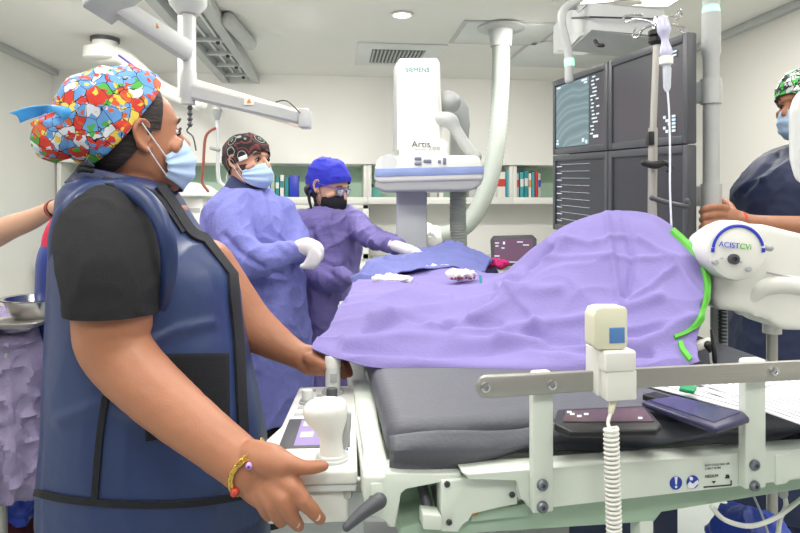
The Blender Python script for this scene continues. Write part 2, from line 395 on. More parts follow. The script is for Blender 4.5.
# ================================================================ room
XL, XR, YB, ZC, YF = -2.66, 2.9, 6.75, 2.66, -2.2
bm = B(); box(bm, XL-.1, XR+.1, YF, YB+.1, -.1, 0); struct('floor', bm, M['floor'])
bm = B(); box(bm, XL-.1, XR+.1, YF, YB+.1, ZC, ZC+.1); struct('ceiling', bm, M['ceil'])
bm = B(); box(bm, XL-.1, XL, YF, YB+.1, 0, ZC); struct('wall_left', bm, M['wall'])
bm = B(); box(bm, XR, XR+.1, YF, YB+.1, 0, ZC); struct('wall_right', bm, M['wall_r'])
bm = B(); box(bm, XL, XR, YB, YB+.1, 0, ZC); struct('wall_back', bm, M['wall'])
SY = 6.2  # bulkhead above the open shelves
bm = B(); box(bm, XL, XR, SY, YB, 1.79, ZC); struct('trim_1', bm, M['wall'])
bm = B()
for x, y0, y1 in ((XR, 0, 0),): 
    for k in range(5): box(bm, XR-.006, XR-.0, 1.2+k*1.1, 1.206+k*1.1, 0, ZC)
struct('trim_2', bm, M['lgrey'])
bm = B()
bm.free()
bm = B(); box(bm, XL, XL+.06, YF, SY, ZC-.05, ZC, .004); struct('trim_4', bm, M['lgrey'])
bm = B(); box(bm, XR-.05, XR, YF, SY, ZC-.05, ZC, .004); struct('trim_5', bm, M['lgrey'])
# shelving under the bulkhead
def bay(x0, x1, label, y0=SY+.05):
    c = thing('wall_shelf', label, 'shelf', ((x0+x1)/2, (y0+YB)/2, 1.38), 'open wall shelves')
    part('back_panel', box(B(), x0+.02, x1-.02, YB-.03, YB-.01, 1.46, 1.79), M['cabgreen'], c, 'green back panel')
    part('shelf_board', box(B(), x0, x1, y0, YB-.001, 1.39, 1.46, .006), M['white'], c)
    for x in (x0, x1-.04): part('side_panel', box(B(), x, x+.04, y0, YB-.01, 1.46, 1.788, .004), M['white'], c)
    return c
bay(-2.64, -1.62, 'white open wall shelf behind the foreground woman, leftmost along back wall')
bay(-1.62, .33, 'long white open wall shelf with green back behind the two gowned clinicians')
bay(.33, 1.83, 'white wall shelf holding the row of red, white and teal files')
bay(1.83, 2.88, 'white wall shelf at the edge of the monitor bank')
def book(x, w, h, m, lab, cat='file', band=None, d=.2, grp='files on the right wall shelf'):
    t = thing('file_binder', lab, cat, (x+w/2, SY+.12, 1.46), grp)
    part('cover', box(B(), x, x+w, SY+.08, SY+.08+d, 1.4605, 1.4605+h, .003), m, t)
    if band: part('spine_label', box(B(), x+.002, x+w-.002, SY+.0775, SY+.08, 1.4605+h*.42, 1.4605+h*.72), band, t)
bs = [('white', .2, .13, 'white'), ('red', .22, .11, 'white')]
x = .36
specs = [(.05, .24, 'lgrey', None, 'pale grey file beside the big hose'), (.05, .22, 'white', 'blue', 'white file with blue spine label by the hose')]
def rowX(px): return W(px, 180, 6.35).x
names = [(490, 9, 'white', 'red', 'thick white file with red spine band, first left of the row'), (499, 9, 'white', 'red', 'thick white file with red spine band, second from left of the row'),
         (508.5, 3, 'tealdk', None, 'thin teal file between two red banded white files'), (512, 10, 'lgrey', 'red', 'wide pale file with red spine band right of thin teal file'),
         (523, 4, 'tealdk', 'white', 'teal file with white spine label, left of twin teal files'), (527.5, 4, 'teal', 'white', 'teal file with white spine label in the middle of the row'),
         (532, 3, 'white', 'orange', 'white file with yellow spine label'), (535.5, 3, 'tealdk', None, 'plain thin teal file near the right upright'),
         (539, 2.5, 'red', None, 'thin red file near right end of the row'), (542, 3, 'lgrey', 'blue', 'pale file with blue label at the right end of the row')]
for i, (px, w, a, b_, lab) in enumerate(names):
    x0 = rowX(px); x1 = rowX(px+w)-.004
    book(x0, x1-x0, .25+.012*((i*7) % 3), M[a], lab, band=M[b_] if b_ else None)
for i, (px, w, a, b_, lab) in enumerate([(430, 8, 'lgrey', 'blue', 'pale box file with blue label behind the detector hoses'), (439, 5, 'white', None, 'plain white file behind the detector hoses'), (470, 8, 'lgrey', 'blue', 'pale file with blue label just left of the big ceiling hose')]):
    x0 = rowX(px); book(x0, rowX(px+w)-x0-.004, .2, M[a], lab, band=M[b_] if b_ else None)
for i, (px, w, a, b_, lab) in enumerate([(268, 4, 'tealdk', 'white', 'teal folder by the man\'s mask, leftmost of the group'), (272.5, 4, 'green', None, 'pale green folder second from the man\'s mask'), (277, 4, 'teal', 'white', 'dark teal folder third from the man\'s mask'),
        (281.5, 4, 'white', 'teal', 'white folder with teal label between teal folders'), (286, 4, 'teal', None, 'plain teal folder at the right of the group'), (290.5, 9, 'blue', None, 'blue document holder beside the woman in blue cap')]):
    x0 = rowX(px); book(x0, rowX(px+w)-x0-.004, .2+.02*(i % 2), M[a], lab, band=M[b_] if b_ else None, grp='folders on the left wall shelf')
x0 = rowX(364); t = thing('storage_bin', 'pale teal plastic bin on the shelf left of the detector', 'bin', (x0+.1, SY+.2, 1.46))
part('bin_body', lathe(B(), [(.10, 0), (.12, .09), (.128, .095), (.128, .1), (.115, .1), (.095, .01)], Vector((x0+.1, SY+.25, 1.4605)), seg=4), mat('teal_bin', (120, 195, 180), .5), t)
part('dark_bottle', lathe(B(), [(.05, 0), (.055, .02), (.055, .13), (.03, .16), (.03, .2), (.04, .205), (.04, .23)], Vector((x0+.11, SY+.46, 1.4605))), M['dgrey'], t) if False else None
bt = single('supply_bottle', lathe(B(), [(.05, 0), (.055, .02), (.055, .13), (.03, .16), (.03, .2), (.04, .205), (.04, .25)], Vector((rowX(370), SY+.44, 1.461))), M['dgrey'], 'dark grey bottle standing behind the pale teal bin', 'bottle')
# glazed supply cabinets + worktop
def glazed(x0, x1, lab, z0=.84, z1=1.385):
    y0, y1 = SY+.02, YB-.01
    c = thing('supply_cabinet', lab, 'cabinet', ((x0+x1)/2, (y0+y1)/2, z0), 'glass fronted supply cabinets')
    b = box(B(), x0, x1, y1-.02, y1, z0, z1); box(b, x0, x0+.06, y0, y1, z0, z1, .004); box(b, x1-.06, x1, y0, y1, z0, z1, .004); box(b, x0, x1, y0, y1, z0, z0+.05); box(b, x0, x1, y0, y1, z1-.04, z1)
    box(b, x0+.06, x1-.06, y0+.05, y1, z0+.2, z0+.215)
    part('body', b, M['white'], c)
    part('glass_door', box(B(), x0+.062, x1-.062, y0+.01, y0+.016, z0+.052, z1-.042), M['clear'], c, 'clear sliding pane')
    return y0
for k, (a, b_, lab) in enumerate([(-2.6, -1.75, 'white glazed cabinet left behind the foreground woman'), (-1.75, -.78, 'white glazed supply cabinet behind the man in periwinkle gown'), (-.78, .34, 'white glazed supply cabinet behind the woman with blue cap')]):
    y0 = glazed(a, b_, lab)
    for j in range(6):
        x = a+.13+j*(b_-a-.26)/5; z = 1.056
        bm = B(); rr = [[Vector((x+u*.07+random.uniform(-.012, .012), y0+.12+v*.1, z+.004+.05*abs(math.sin(j*2+u*1.3+v))+.03*v)) for u in (-1, -.3, .4, 1)] for v in (0, 1, 2)]
        bm = sheet(rr, 3, 3); geo = bmesh.ops.extrude_face_region(bm, geom=bm.faces[:]); bmesh.ops.translate(bm, verts=[g for g in geo['geom'] if isinstance(g, bmesh.types.BMVert)], vec=(0, 0, .012))
        single('supply_pouch', bm, M['paper'], 'clear and white sterile pouch behind cabinet glass', 'pouch', 'sterile pouches in the glazed cabinets')
for a, b_, lab, g in ((-2.6, .38, 'pale worktop under the glazed cabinets behind the clinicians', 0), (.38, 2.86, 'pale worktop carrying the small monitor near the back wall', 0)):
    single('worktop', box(B(), a, b_-.002, 5.75, YB-.005, .78, .838, .008), M['white2'], lab, 'worktop')
for k in range(6):
    a = -2.6+k*.91; c = thing('base_cabinet', ['white base cabinet at the left end under the worktop', 'white base cabinet second from the left wall', 'white base cabinet behind the man in gown', 'white base cabinet behind the woman in blue cap', 'white base cabinet behind the detector column', 'white base cabinet at the right end under worktop'][k], 'cabinet', (a+.45, 6.25, 0), 'base cabinets under the worktop')
    part('body', box(B(), a+.003, a+.907, 5.82, YB-.01, 0.001, .778, .003), M['white2'], c)
    part('door', box(B(), a+.02, a+.45, 5.80, 5.818, .1, .76, .004), M['white'], c); part('door', box(B(), a+.46, a+.89, 5.80, 5.818, .1, .76, .004), M['white'], c)
# lower wall tone band under the right shelf
# ================================================================ ceiling fittings
t = thing('downlight', 'round recessed downlight glowing in the ceiling', 'downlight', W(402, 14, 5.05)*1.0)
dl = onZ(402, 0, 0) if False else CAM+FW*(1.28*FPX/(HY-14))+RT*((402-CX)/FPX*(1.28*FPX/(HY-14))); dl.z = ZC
t.location = dl; WL[t.name] = dl.copy()
part('rim', lathe(B(), [(.065, -.0), (.078, -.003), (.080, -.012), (.06, -.012), (.058, -.002)], dl), M['white'], t)
part('bulb_glass', lathe(B(), [(.0, -.006), (.057, -.006), (.057, -.001)], dl), M['lamp'], t, 'glowing lens')
def onC(px, py, z=ZC): return W(px, py, (z-CAMH)*FPX/(HY-py))
def cplate(px0, px1, py0, py1, th=.006, m='white'):
    a, b, c, d = onC(px0, py1), onC(px1, py1), onC(px1, py0), onC(px0, py0); x0, x1 = min(a.x, d.x), max(b.x, c.x); y0, y1 = a.y, c.y
    return x0, x1, min(y0, y1), max(y0, y1)
x0, x1, y0, y1 = cplate(358, 434, 44, 64)
t = thing('ceiling_vent', 'square white ceiling air vent with dark slats behind the detector head', 'vent', ((x0+x1)/2, (y0+y1)/2, ZC))
part('panel', box(B(), x0, x1, y0, y1, ZC-.012, ZC-.001, .003), M['white2'], t)
v0, v1, w0, w1 = cplate(372, 419, 49, 61)
part('grille_back', box(B(), v0, v1, w0, w1, ZC-.014, ZC-.011), M['dgrey'], t)
bm = B()
for k in range(14):
    xx = v0+(v1-v0)*(k+.5)/14; box(bm, xx-.006, xx+.006, w0, w1, ZC-.026, ZC-.013)
part('slats', bm, M['lgrey'], t)
for k, (q, lab) in enumerate([((463, 541, 22, 43), 'square ceiling plate around the hose outlet'), ((528, 600, 42, 66), 'plain square ceiling access panel left of the monitors')]):
    x0, x1, y0, y1 = cplate(*q); t = thing('ceiling_panel', lab, 'ceiling panel', ((x0+x1)/2, (y0+y1)/2, ZC), 'square ceiling panels')
    part('frame', box(B(), x0, x1, y0, y1, ZC-.006, ZC-.001, .002), M['lgrey'], t); part('infill', box(B(), x0+.03, x1-.03, y0+.03, y1-.03, ZC-.009, ZC-.005, .002), M['white2'], t)
    if k == 0: PX = (x0, x1, y0, y1)
# ceiling track of the imaging gantry
t = thing('ceiling_track', 'grey aluminium ceiling track with twin rails and cross bars', 'ceiling track', onC(225, 60))
A0, A1 = onC(163, 2), onC(235, 88); E0, E1 = onC(213, 2), onC(266, 86)
dv = ((A1-A0).normalized()+(E1-E0).normalized()).normalized(); dv.z = 0; dv.normalize(); sd = Vector((dv.y, -dv.x, 0))
Lm = A1; wid = abs((E1-A1).dot(sd))
bm = B(); ext = 3.6
def trk(bm, s, w, z0, z1): 
    c = A1+sd*s-dv*(ext/2); c = Vector((c.x, c.y, ZC-(z0+z1)/2)); pbox(bm, c, sd*(w/2), dv*(ext/2), UP*((z1-z0)/2), .004)
trk(bm, wid/2, wid, 0.001, .02); part('mounting_plate', bm, M['grey'], t)
for s in (.03, wid-.03):
    bm = B(); trk(bm, s, .07, .0205, .09); part('rail', bm, M['lgrey'], t)
bm = B(); trk(bm, wid-.13, .02, .0205, .04); trk(bm, .14, .02, .0205, .04); part('cable_channel', bm, M['white2'], t)
for k in range(6):
    c = A1+sd*(wid/2)-dv*(.12+k*.42); c.z = ZC-.055
    bm = B(); pbox(bm, c, sd*(wid/2-.06), dv*.02, UP*.012, .003); part('cross_bar', bm, M['white2'], t)
    bm = B(); ball(bm, c+sd*(wid/2-.12)-UP*.02, .016); part('bolt', bm, M['dgrey'], t)
for k in range(8): pass
tl = single('ceiling_rod', tube(B(), [onC(228, 12)-UP*.05, onC(250, 37)-UP*.05], .05, 16, 1), M['lgrey'], 'pale grey rod lamp fixed to the ceiling right of the track', 'ceiling lamp')
# white surgical lamp mount, left
c0 = onC(105, 38); t = thing('lamp_mount', 'white round ceiling lamp mount with sloping arm above the patterned cap', 'lamp arm', c0)
part('collar', lathe(B(), [(.105, -.001), (.105, -.03)], c0), M['dgrey'], t)
part('canopy', lathe(B(), [(.092, -.02), (.092, -.075), (.1, -.08), (.15, -.085), (.155, -.165), (.14, -.175)], c0), M['white'], t)
D0 = (c0-CAM).dot(FW)
part('arm', tube(B(), [W(100, 54, D0), W(125, 58, D0-.1), W(160, 87, D0-.5), W(200, 104, D0-.9)], [.07, .06, .05, .045], 16, 5), M['white'], t)
part('stripe', tube(B(), [W(119, 55.5, D0-.18), W(150, 78, D0-.48)], .008, 8, 1), M['purple'], t, 'thin purple stripe')
# grey boom
t = thing('ceiling_boom', 'grey two-armed ceiling boom with display head and spring arm', 'ceiling boom', W(188, 0, 3.0)+UP*.3)
DB = 3.0; P0 = W(188, 10, DB); P0 = Vector((P0.x, P0.y, 0))
part('ceiling_flange', lathe(B(), [(.09, ZC-.001), (.09, 2.36), (.085, 2.34), (.05, 2.3)], P0), M['lgrey'], t)
part('post', lathe(B(), [(.032, 2.32), (.032, 2.03), (.04, 2.02), (.04, 1.9), (.034, 1.89), (.034, 1.865)], P0), M['lgrey'], t)
def arm(bm, a, b, h0, h1, w):
    d = (b-a).normalized(); s = d.cross(UP).normalized(); u = s.cross(d)
    ring_skin(bm, [[p+s*(x*w)+u*(y*h) for x, y in ((-1, -.7), (-.7, -1), (.7, -1), (1, -.7), (1, .7), (.7, 1), (-.7, 1), (-1, .7))] for p, h in ((a, h0), (b, h1))]); return bm
part('upper_arm', arm(B(), W(189, 52, DB-.03), W(104, -2, DB-.35), .045, .04, .035), M['lgrey'], t)
bm = B(); pbox(bm, W(120, -8, 2.6), (W(136, -14, 2.6)-W(108, 9, 2.6))*.8, FW*.13, UP*.028, .008); part('display_head', bm, M['grey'], t, 'box-shaped head at arm end')
part('lower_arm', arm(B(), W(192, 92, DB), W(309, 120, DB), .036, .03, .03), M['lgrey'], t)
bm = B(); box_end = cbox(bm, 298, 309, 108, 127, DB-.05, .1, .008); part('arm_end', bm, M['lgrey'], t)
part('warning_plate', cbox(B(), 244, 254, 97, 105, DB-.036, .004), M['white'], t, 'white plate with orange triangle')
part('warning_triangle', cpoly(B(), [(249, 98.5), (246.5, 103), (251.5, 103)], DB-.038, .004), M['orange'], t, 'orange triangle')
part('warning_triangle', cpoly(B(), [(156, 22), (153.5, 28), (159, 28)], DB-.2, .004), M['orange'], t, 'orange triangle')
part('spring_cable', tube(B(), [W(276, 102, DB-.05), W(287, 101, DB-.07), W(300, 113, DB-.06)], .003, 6), M['dgrey'], t)
bm = B()
for k in range(4): lathe(bm, [(.008, -.012), (.014, 0), (.008, .012)], W(190, 108+k*5.5, DB), seg=10)
part('hook_chain', bm, M['dgrey'], t, 'dark hook')
part('hanging_cable', tube(B(), [W(190, 126, DB), W(187, 131, DB), W(193, 137, DB), W(196, 150, DB)], .004, 6), M['dgrey'], t)
# peach arm behind it
t = thing('surgical_lamp', 'overlit peach-white lamp arm with round joint cap behind the boom', 'lamp arm', W(297, 119, 3.4))
part('arm', arm(B(), W(187, 86, 3.55), W(299, 119, 3.4), .05, .045, .05), M['peach'], t)
part('post', lathe(B(), [(.05, ZC-.001), (.05, W(187, 90, 3.5).z-.03)], Vector((W(187, 0, 3.55).x, W(187, 0, 3.55).y, 0))), M['white'], t)
part('joint_cap', lathe(B(), [(.05, 0), (.05, .03), (.03, .036)], W(297, 118, 3.35), -FW), M['peach'], t, 'round joint cap')
t = thing('infusion_rod', 'white bent infusion rod hanging in front of the bright wall', 'infusion rod', W(217, 115, 3.3))
part('connector', lathe(B(), [(.012, .0), (.02, -.02), (.02, -.05), (.03, -.06), (.012, -.12)], W(217, 99, 3.47)), M['grey'], t)
part('rod', tube(B(), [W(217, 112, 3.47), W(218, 140, 3.47), W(218, 172, 3.47), W(221, 184, 3.47), W(230, 187, 3.47)], .011, 10), M['white2'], t)
part('clip', tube(B(), [W(211, 148, 3.46), W(219, 150, 3.46)], .01, 8, 1), M['grey'], t)
part('hanging_tube', tube(B(), [W(217, 128, 3.47), W(210, 131, 3.45), W(205, 140, 3.45), W(203, 170, 3.45), W(202, 182, 3.45), W(208, 191, 3.45)], .008, 8), M['brownt'], t, 'red-brown tube')
# equipment trolley behind the man (left)
t = thing('equipment_trolley', 'white equipment trolley with canopy lamp left of the man', 'trolley', Vector((W(195, 205, 4.2).x, W(195, 205, 4.2).y, 0)))
part('canopy', lathe(B(), [(.2, 0), (.2, .03), (.14, .07), (.05, .09)], W(188, 196, 4.2)), M['white'], t)
part('cabinet', cbox(B(), 180, 202, 197, 300, 4.1, .3, .01), M['white'], t); part('label_strip', cbox(B(), 184, 200, 208, 212, 4.095, .006), M['lgrey'], t)
part('base', cbox(B(), 178, 212, 236, 405, 4.1, .35, .01), M['lgrey'], t)
part('indicator', cbox(B(), 203, 207, 230, 236, 4.09, .01), M['orange'], t, 'yellow tag')
part('keypad', cbox(B(), 203, 214, 205, 232, 4.11, .08, .005), M['lgrey'], t)
# ================================================================ C-arm detector
DC = 2.75
t = thing('angiography_detector', 'white angiography detector head with blue wavy stripe on grey column', 'imaging unit', Vector((W(411, 205, DC+.15).x, W(411, 205, DC+.15).y, 0)))
bm = B(); cpoly(bm, [(397, 150), (396.5, 66), (399, 58), (437, 57.5), (440, 62), (443, 140), (444, 152)], DC, .2, .008); part('tower', bm, M['white'], t)
bm = B(); cpoly(bm, [(402, 60), (436, 60), (440.5, 138), (437, 147), (407, 147), (402, 138)], DC-.012, .02, .006); part('tower_cover', bm, M['white'], t)
bm = B(); cpoly(bm, [(393, 152), (393.5, 68), (398, 60), (401, 152)], DC+.04, .14, .01); part('side_fin', bm, M['grey'], t)
part('collar', cpoly(B(), [(399, 158), (399.5, 141), (403, 138), (444, 139), (448, 143), (449, 158)], DC-.05, .26, .015), M['white'], t)
hb = cpoly(B(), [(375, 166), (378, 158), (384, 156), (476, 155), (481, 159), (484, 168), (484, 180), (379, 183), (374, 180)], DC-.16, .42, .012)
part('head_body', hb, M['white'], t)
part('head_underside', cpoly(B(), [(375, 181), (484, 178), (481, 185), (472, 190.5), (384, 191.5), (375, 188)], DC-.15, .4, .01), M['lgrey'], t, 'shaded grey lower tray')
part('stripe', cpoly(B(), [(375, 168.5), (484, 166), (484, 174), (375, 177)], DC-.163, .012, .002), mat('wavy_blue_band', (140, 158, 205), .4, var=.3, vs=9, stretch=(1, 1, 5)), t, 'wavy blue band')
bm = B()
for (x, y, w) in ((418, 158.5, 3.6), (418, 163.4, 3.6), (427.5, 161, 4), (439.5, 161.5, 1.6), (444.5, 161, 1.6)):
    part('button', cbox(B(), x-w, x+w, y-1.7 if w > 2 else y-(3.5 if x > 442 else 1.6), y+1.7 if w > 2 else y+(3.5 if x > 442 else 1.6), DC-.166, .01, .003), mat('button_grey', (120, 132, 150), .4) if 'bg' not in M else M['bg'], t)
part('sensor_ring', lathe(B(), [(.033, 0), (.034, .0015), (.0, .0015)], W(389, 162, DC-.16), -FW), M['white2'], t)
def ctext(name, s, px, py, hpx, D, m, par, ang=0, **k):
    u = RT*math.cos(ang)+UP*math.sin(ang); v = UP*math.cos(ang)-RT*math.sin(ang)
    return text(name, s, hpx*D/FPX*1.4, W(px, py, D), u, v, m, par, **k)
ctext('lettering', 'SIEMENS', 405.5, 71.8, 4.6, DC-.0135, M['teal'], t, label='teal capital lettering')
ctext('lettering', 'Artis', 411.5, 147.3, 6.8, DC-.0515, M['dgrey'], t, label='dark lettering on the collar')
ctext('lettering', 'zee', 428.5, 150.3, 6.2, DC-.0515, M['grey'], t, label='pale grey lettering on the collar')
part('fine_print', cbox(B(), 414, 426, 149, 149.8, DC-.0515, .001), M['grey'], t)
bm = B(); p0 = W(411.5, 190, DC+.08); box_c = Vector((p0.x, p0.y, 0))
pbox(bm, Vector((p0.x, p0.y, (p0.z+.1)/2)), RT*(15.5*DC/FPX), FW*.07, UP*((p0.z-.1)/2), .012); part('column', bm, mat('column_grey', (196, 200, 204), .4, var=.03), t)
bm = B(); pbox(bm, Vector((p0.x, p0.y, .06)), RT*.2, FW*.35, UP*.06, .02); part('foot', bm, M['lgrey'], t)
part('column_joint', cpoly(B(), [(426, 236), (432, 232), (437, 238), (438, 252), (426, 262)], DC+.1, .12, .01), M['white'], t)
part('side_arm', tube(B(), [W(430, 242, DC+.1), W(440, 248, DC+.1), W(452, 258, DC+.1)], .028, 14), M['white'], t)
part('back_plate', cpoly(B(), [(450, 156), (451, 96), (457, 93), (464, 97), (469, 108), (470, 125), (468, 156)], DC+.22, .06, .01), M['grey'], t, 'grey rounded plate')
bm = B(); ball(bm, W(447, 102, DC+.1), .056, 1.15, 1, .95); part('joint_ball', bm, M['lgrey'], t)
part('cable_elbow', tube(B(), [W(442, 119, DC), W(450, 121, DC), W(456, 130, DC), W(466, 146, DC), W(476, 157, DC)], [.033, .036, .026, .026, .026], 18, 8), M['lgrey'], t)
bm = B(); q = [(458, 186), (458, 205), (458, 225), (459, 245), (460, 275)]
P = spline([W(a, b, DC+.1) for a, b in q], 14); tube(bm, P, .036, 18, 1, True, None, .09); part('corrugated_hose', bm, M['hose'], t, 'ribbed grey hose')
# ceiling hose
t = thing('ceiling_hose', 'thick grey ribbed hose curving down from square ceiling plate', 'hose', Vector(((PX[0]+PX[1])/2, (PX[2]+PX[3])/2, ZC)))
DH = 4.45
hp = [(501, 44), (501, 70), (499.5, 105), (497, 140), (491, 175), (481, 203), (467, 224), (448, 234), (428, 236)]
P = spline([W(a, b, DH) for a, b in hp], 16)
part('hose', tube(B(), P, .062, 20, 1, False, None, .05), M['hose'], t)
c = W(501, 50, DH); c.z = 0; fz = ZC-.009
part('flange', lathe(B(), [(.17, fz), (.17, fz-.012), (.15, fz-.02), (.085, fz-.025), (.075, fz-.14)], c), M['lgrey'], t)
part('coupling', tube(B(), [W(436, 236, DH), W(424, 235, DH)], .075, 18, 1), M['white'], t)
part('elbow_outlet', tube(B(), [W(426, 232, DH), W(420, 245, DH), W(418, 300, DH)], .07, 16), M['white'], t)
# ================================================================ monitors
ML, MR = W(553, 205, 3.12), W(688, 205, 2.05)
mv = MR-ML; mv.z = 0; mlen = mv.length; mu = mv.normalized(); mn = Vector((mu.y, -mu.x, 0))  # towards viewer side
if mn.dot(CAM-ML) < 0: mn = -mn
mz = lambda f: 0
tiltz = -.02
t0 = thing('monitor_mount', 'grey vertical mount pole with brackets holding four monitors', 'monitor mount', Vector((0, 0, ZC)))
pp = W(711, 205, 2.12); pb = Vector((pp.x, pp.y, 0)); t0.location = (pp.x, pp.y, ZC); WL[t0.name] = Vector((pp.x, pp.y, ZC))
part('pole', lathe(B(), [(.028, ZC-.001), (.028, W(711, 6, 2.12).z)], pb), M['lgrey'], t0)
part('light_ring', lathe(B(), [(.029, W(711, 13, 2.12).z), (.024, W(711, 4, 2.12).z)], pb), M['gglow'], t0, 'green glowing ring')
part('lower_pole', lathe(B(), [(.030, W(711, 13, 2.12).z), (.031, 1.9), (.026, 1.88), (.026, 1.05), (.01, 1.04)], pb), M['lgrey'], t0)
for za, zb in ((79, 104), (184, 208)):
    z1, z0 = W(711, za, 2.12).z, W(711, zb, 2.12).z
    part('clamp', lathe(B(), [(.034, z0), (.034, z1)], pb), M['lgrey'], t0)
    a = W(687, 205, 2.16); b = W(711, 205, 2.12); cc = (a+b)/2; cc.z = (z0+z1)/2; d = (b-a); L_ = d.length; d.normalize()
    part('bracket', pbox(B(), cc, d*(L_/2+.03), d.cross(UP)*.02, UP*((z1-z0)*.42), .004), M['grey'], t0)
# carrier frame behind
ztop, zmid, zbot = 1.975, 1.605, 1.235
bk = -mn*.10
part('carrier_frame', pbox(B(), ML+mu*(mlen*.5)-mn*.055+UP*(1.6-ML.z), mu*(mlen*.4), mn*.02, UP*.05, .005), M['dgrey'], t0)
None and part('carrier_upright', pbox(B(), ML+mu*(mlen*.98)+bk*.9+UP*(1.6-ML.z), mu*.02, mn*.03, UP*.36, .005), M['grey'], t0)
mon = {}
for r in range(2):
    for k in range(2):
        a = ML+mu*(mlen*(0 if k == 0 else .515)); b = ML+mu*(mlen*(.51 if k == 0 else 1.0))
        dz0, dz1 = (.03, .0) if True else 0, 0
        z1, z0 = (ztop, zmid+.002) if r == 0 else (zmid-.002, zbot)
        c = (a+b)/2; hw = (b-a).length/2; c.z = (z0+z1)/2; hh = (z1-z0)/2
        slope = -.045; uu = (mu+UP*slope).normalized(); c.z += -slope*mlen*(.25 if k == 0 else -.25)
        lab = [['monitor showing a chest x-ray, upper left of the bank', 'blank dark monitor at the upper right, behind the drip pole'], ['monitor listing text lines, lower left above the lilac drape', 'blank dark monitor at the lower right of the bank']][r][k]
        m_ = thing('monitor', lab, 'monitor', Vector((c.x, c.y, z0)), 'monitors of the ceiling bank')
        bz = .028
        for s in (-1, 1):
            part('bezel', pbox(B(), c+uu*(s*(hw-bz/2))-mn*.014, uu*(bz/2), mn*.016, UP*hh, .003), M['dgrey'], m_)
            part('bezel', pbox(B(), c+UP*(s*(hh-bz/2))-mn*.014, uu*(hw-bz), mn*.016, UP*(bz/2), .003), M['dgrey'], m_)
        part('back_cover', pbox(B(), c-mn*.026, uu*(hw-.002), mn*.008, UP*(hh-.002), .004), M['dgrey'], m_)
        scr_ = part('screen', pbox(B(), c-mn*.012, uu*(hw-bz), mn*.006, UP*(hh-bz)), M['scr'] if r == 0 else M['scrd'], m_)
        mon[(r, k)] = (scr_, c, uu, hw-bz, hh-bz)
m_, c, uu, hw, hh = mon[(0, 0)]
part('x_ray_picture', pbox(B(), c-uu*(hw*.29)-mn*.004, uu*(hw*.69), mn*.0015, UP*(hh*.96)), M['xray'], m_, 'grey-blue x-ray picture')
def glyphs(par, c, uu, rows, name='screen_text'):
    bm = B()
    for (x, y, w, h) in rows: pbox(bm, c+uu*x+UP*y-mn*.001, uu*w, mn*.001, UP*h)
    part(name, bm, M['glyph'], par)
g = []
for k in range(16):
    y = hh*(.9-k*.105)
    for j in range(random.choice((1, 1, 2, 2))): g.append((hw*(.52+.14*j+random.random()*.1), y, hw*(.03+.03*random.random()), .0032))
g += [(hw*.68, -hh*.76, hw*.09, .006), (hw*.25, hh*.9, hw*.1, .004), (hw*.3, hh*.82, hw*.06, .004), (-hw*.85, hh*.9, hw*.08, .004), (-hw*.9, -hh*.85, hw*.05, .006), (-hw*.9, -hh*.75, hw*.03, .004), (hw*.2, -hh*.82, hw*.04, .008), (hw*.33, -hh*.88, hw*.03, .008)]
glyphs(m_, c, uu, g)
m_, c, uu, hw, hh = mon[(1, 0)]
g = []
for k in range(9):
    y = hh*(.88-k*.21); g.append((-hw*.15, y, hw*.6, .0005)); g.append((-hw*.82, y-.01, hw*.11, .0016))
glyphs(m_, c, uu, g)
m_, c, uu, hw, hh = mon[(0, 1)]
g = []
for k in range(5): g.append((hw*(.55+.06*(k % 3)), -hh*(.55+k*.08), hw*.03, .005)); g.append((hw*(.78), -hh*(.55+k*.08), hw*.04, .004))
g += [(hw*.75, hh*.86, hw*.1, .003), (hw*.78, hh*.78, hw*.06, .003)]
glyphs(m_, c, uu, g)
# status arm (curved) and ceiling box
t = thing('curved_handle', 'curved grey tube with green glowing tip behind the monitors', 'handle tube', W(568, 40, 3.2))
part('tube', tube(B(), [W(600, -22, 2.6), W(578, 0, 2.6), W(564, 10, 2.6), (W(562, 25, 2.6)), W(567, 45, 2.6), W(569, 60, 2.6), W(569, 80, 2.6)], .018, 14), M['lgrey'], t)
part('light_ring', tube(B(), [W(569, 59, 2.6), W(569.5, 66, 2.6)], .0205, 16, 1, False), M['gglow'], t, 'green glowing ring')
part('hanger', tube(B(), [W(600, -22, 2.6), Vector((W(603, 0, 2.6).x, W(603, 0, 2.6).y, ZC-.001))], .018, 12, 1), M['lgrey'], t)
t = thing('ceiling_box', 'pale grey ceiling-hung equipment box above the monitor bank', 'equipment box', W(615, 5, 2.7))
bm = B(); cb = [W(572, 36, 2.75), W(665, 42, 2.55), W(662, 5, 2.55), W(590, 4, 2.75)]
poly(bm, [W(572, 37, 2.8), W(590, 29, 2.55), W(666, 39, 2.5), W(666, 8, 2.5), W(590, 3, 2.55), W(572, 2, 2.8)], FW, .35)
bmesh.ops.bevel(bm, geom=bm.edges[:], offset=.01, segments=2, affect='EDGES'); part('housing', bm, M['lgrey'], t)
part('lower_rim', tube(B(), [W(572, 18, 2.79), W(590, 17, 2.54), W(664, 19, 2.49)], .004, 8, 1), M['dgrey'], t)
part('hanger', lathe(B(), [(.05, W(600, 3, 2.75).z), (.05, ZC-.001)], Vector((W(625, 0, 2.75).x, W(625, 0, 2.75).y, 0))), M['lgrey'], t)
part('handle', tube(B(), [W(595, 41, 2.55), W(598, 45, 2.53), W(603, 45.5, 2.52)], .008, 8), M['black'], t, 'small black handle')
part('hinge_rail', tube(B(), [W(565, 8, 2.75), W(640, 2, 2.7)], .012, 8, 1), M['steel'], t)
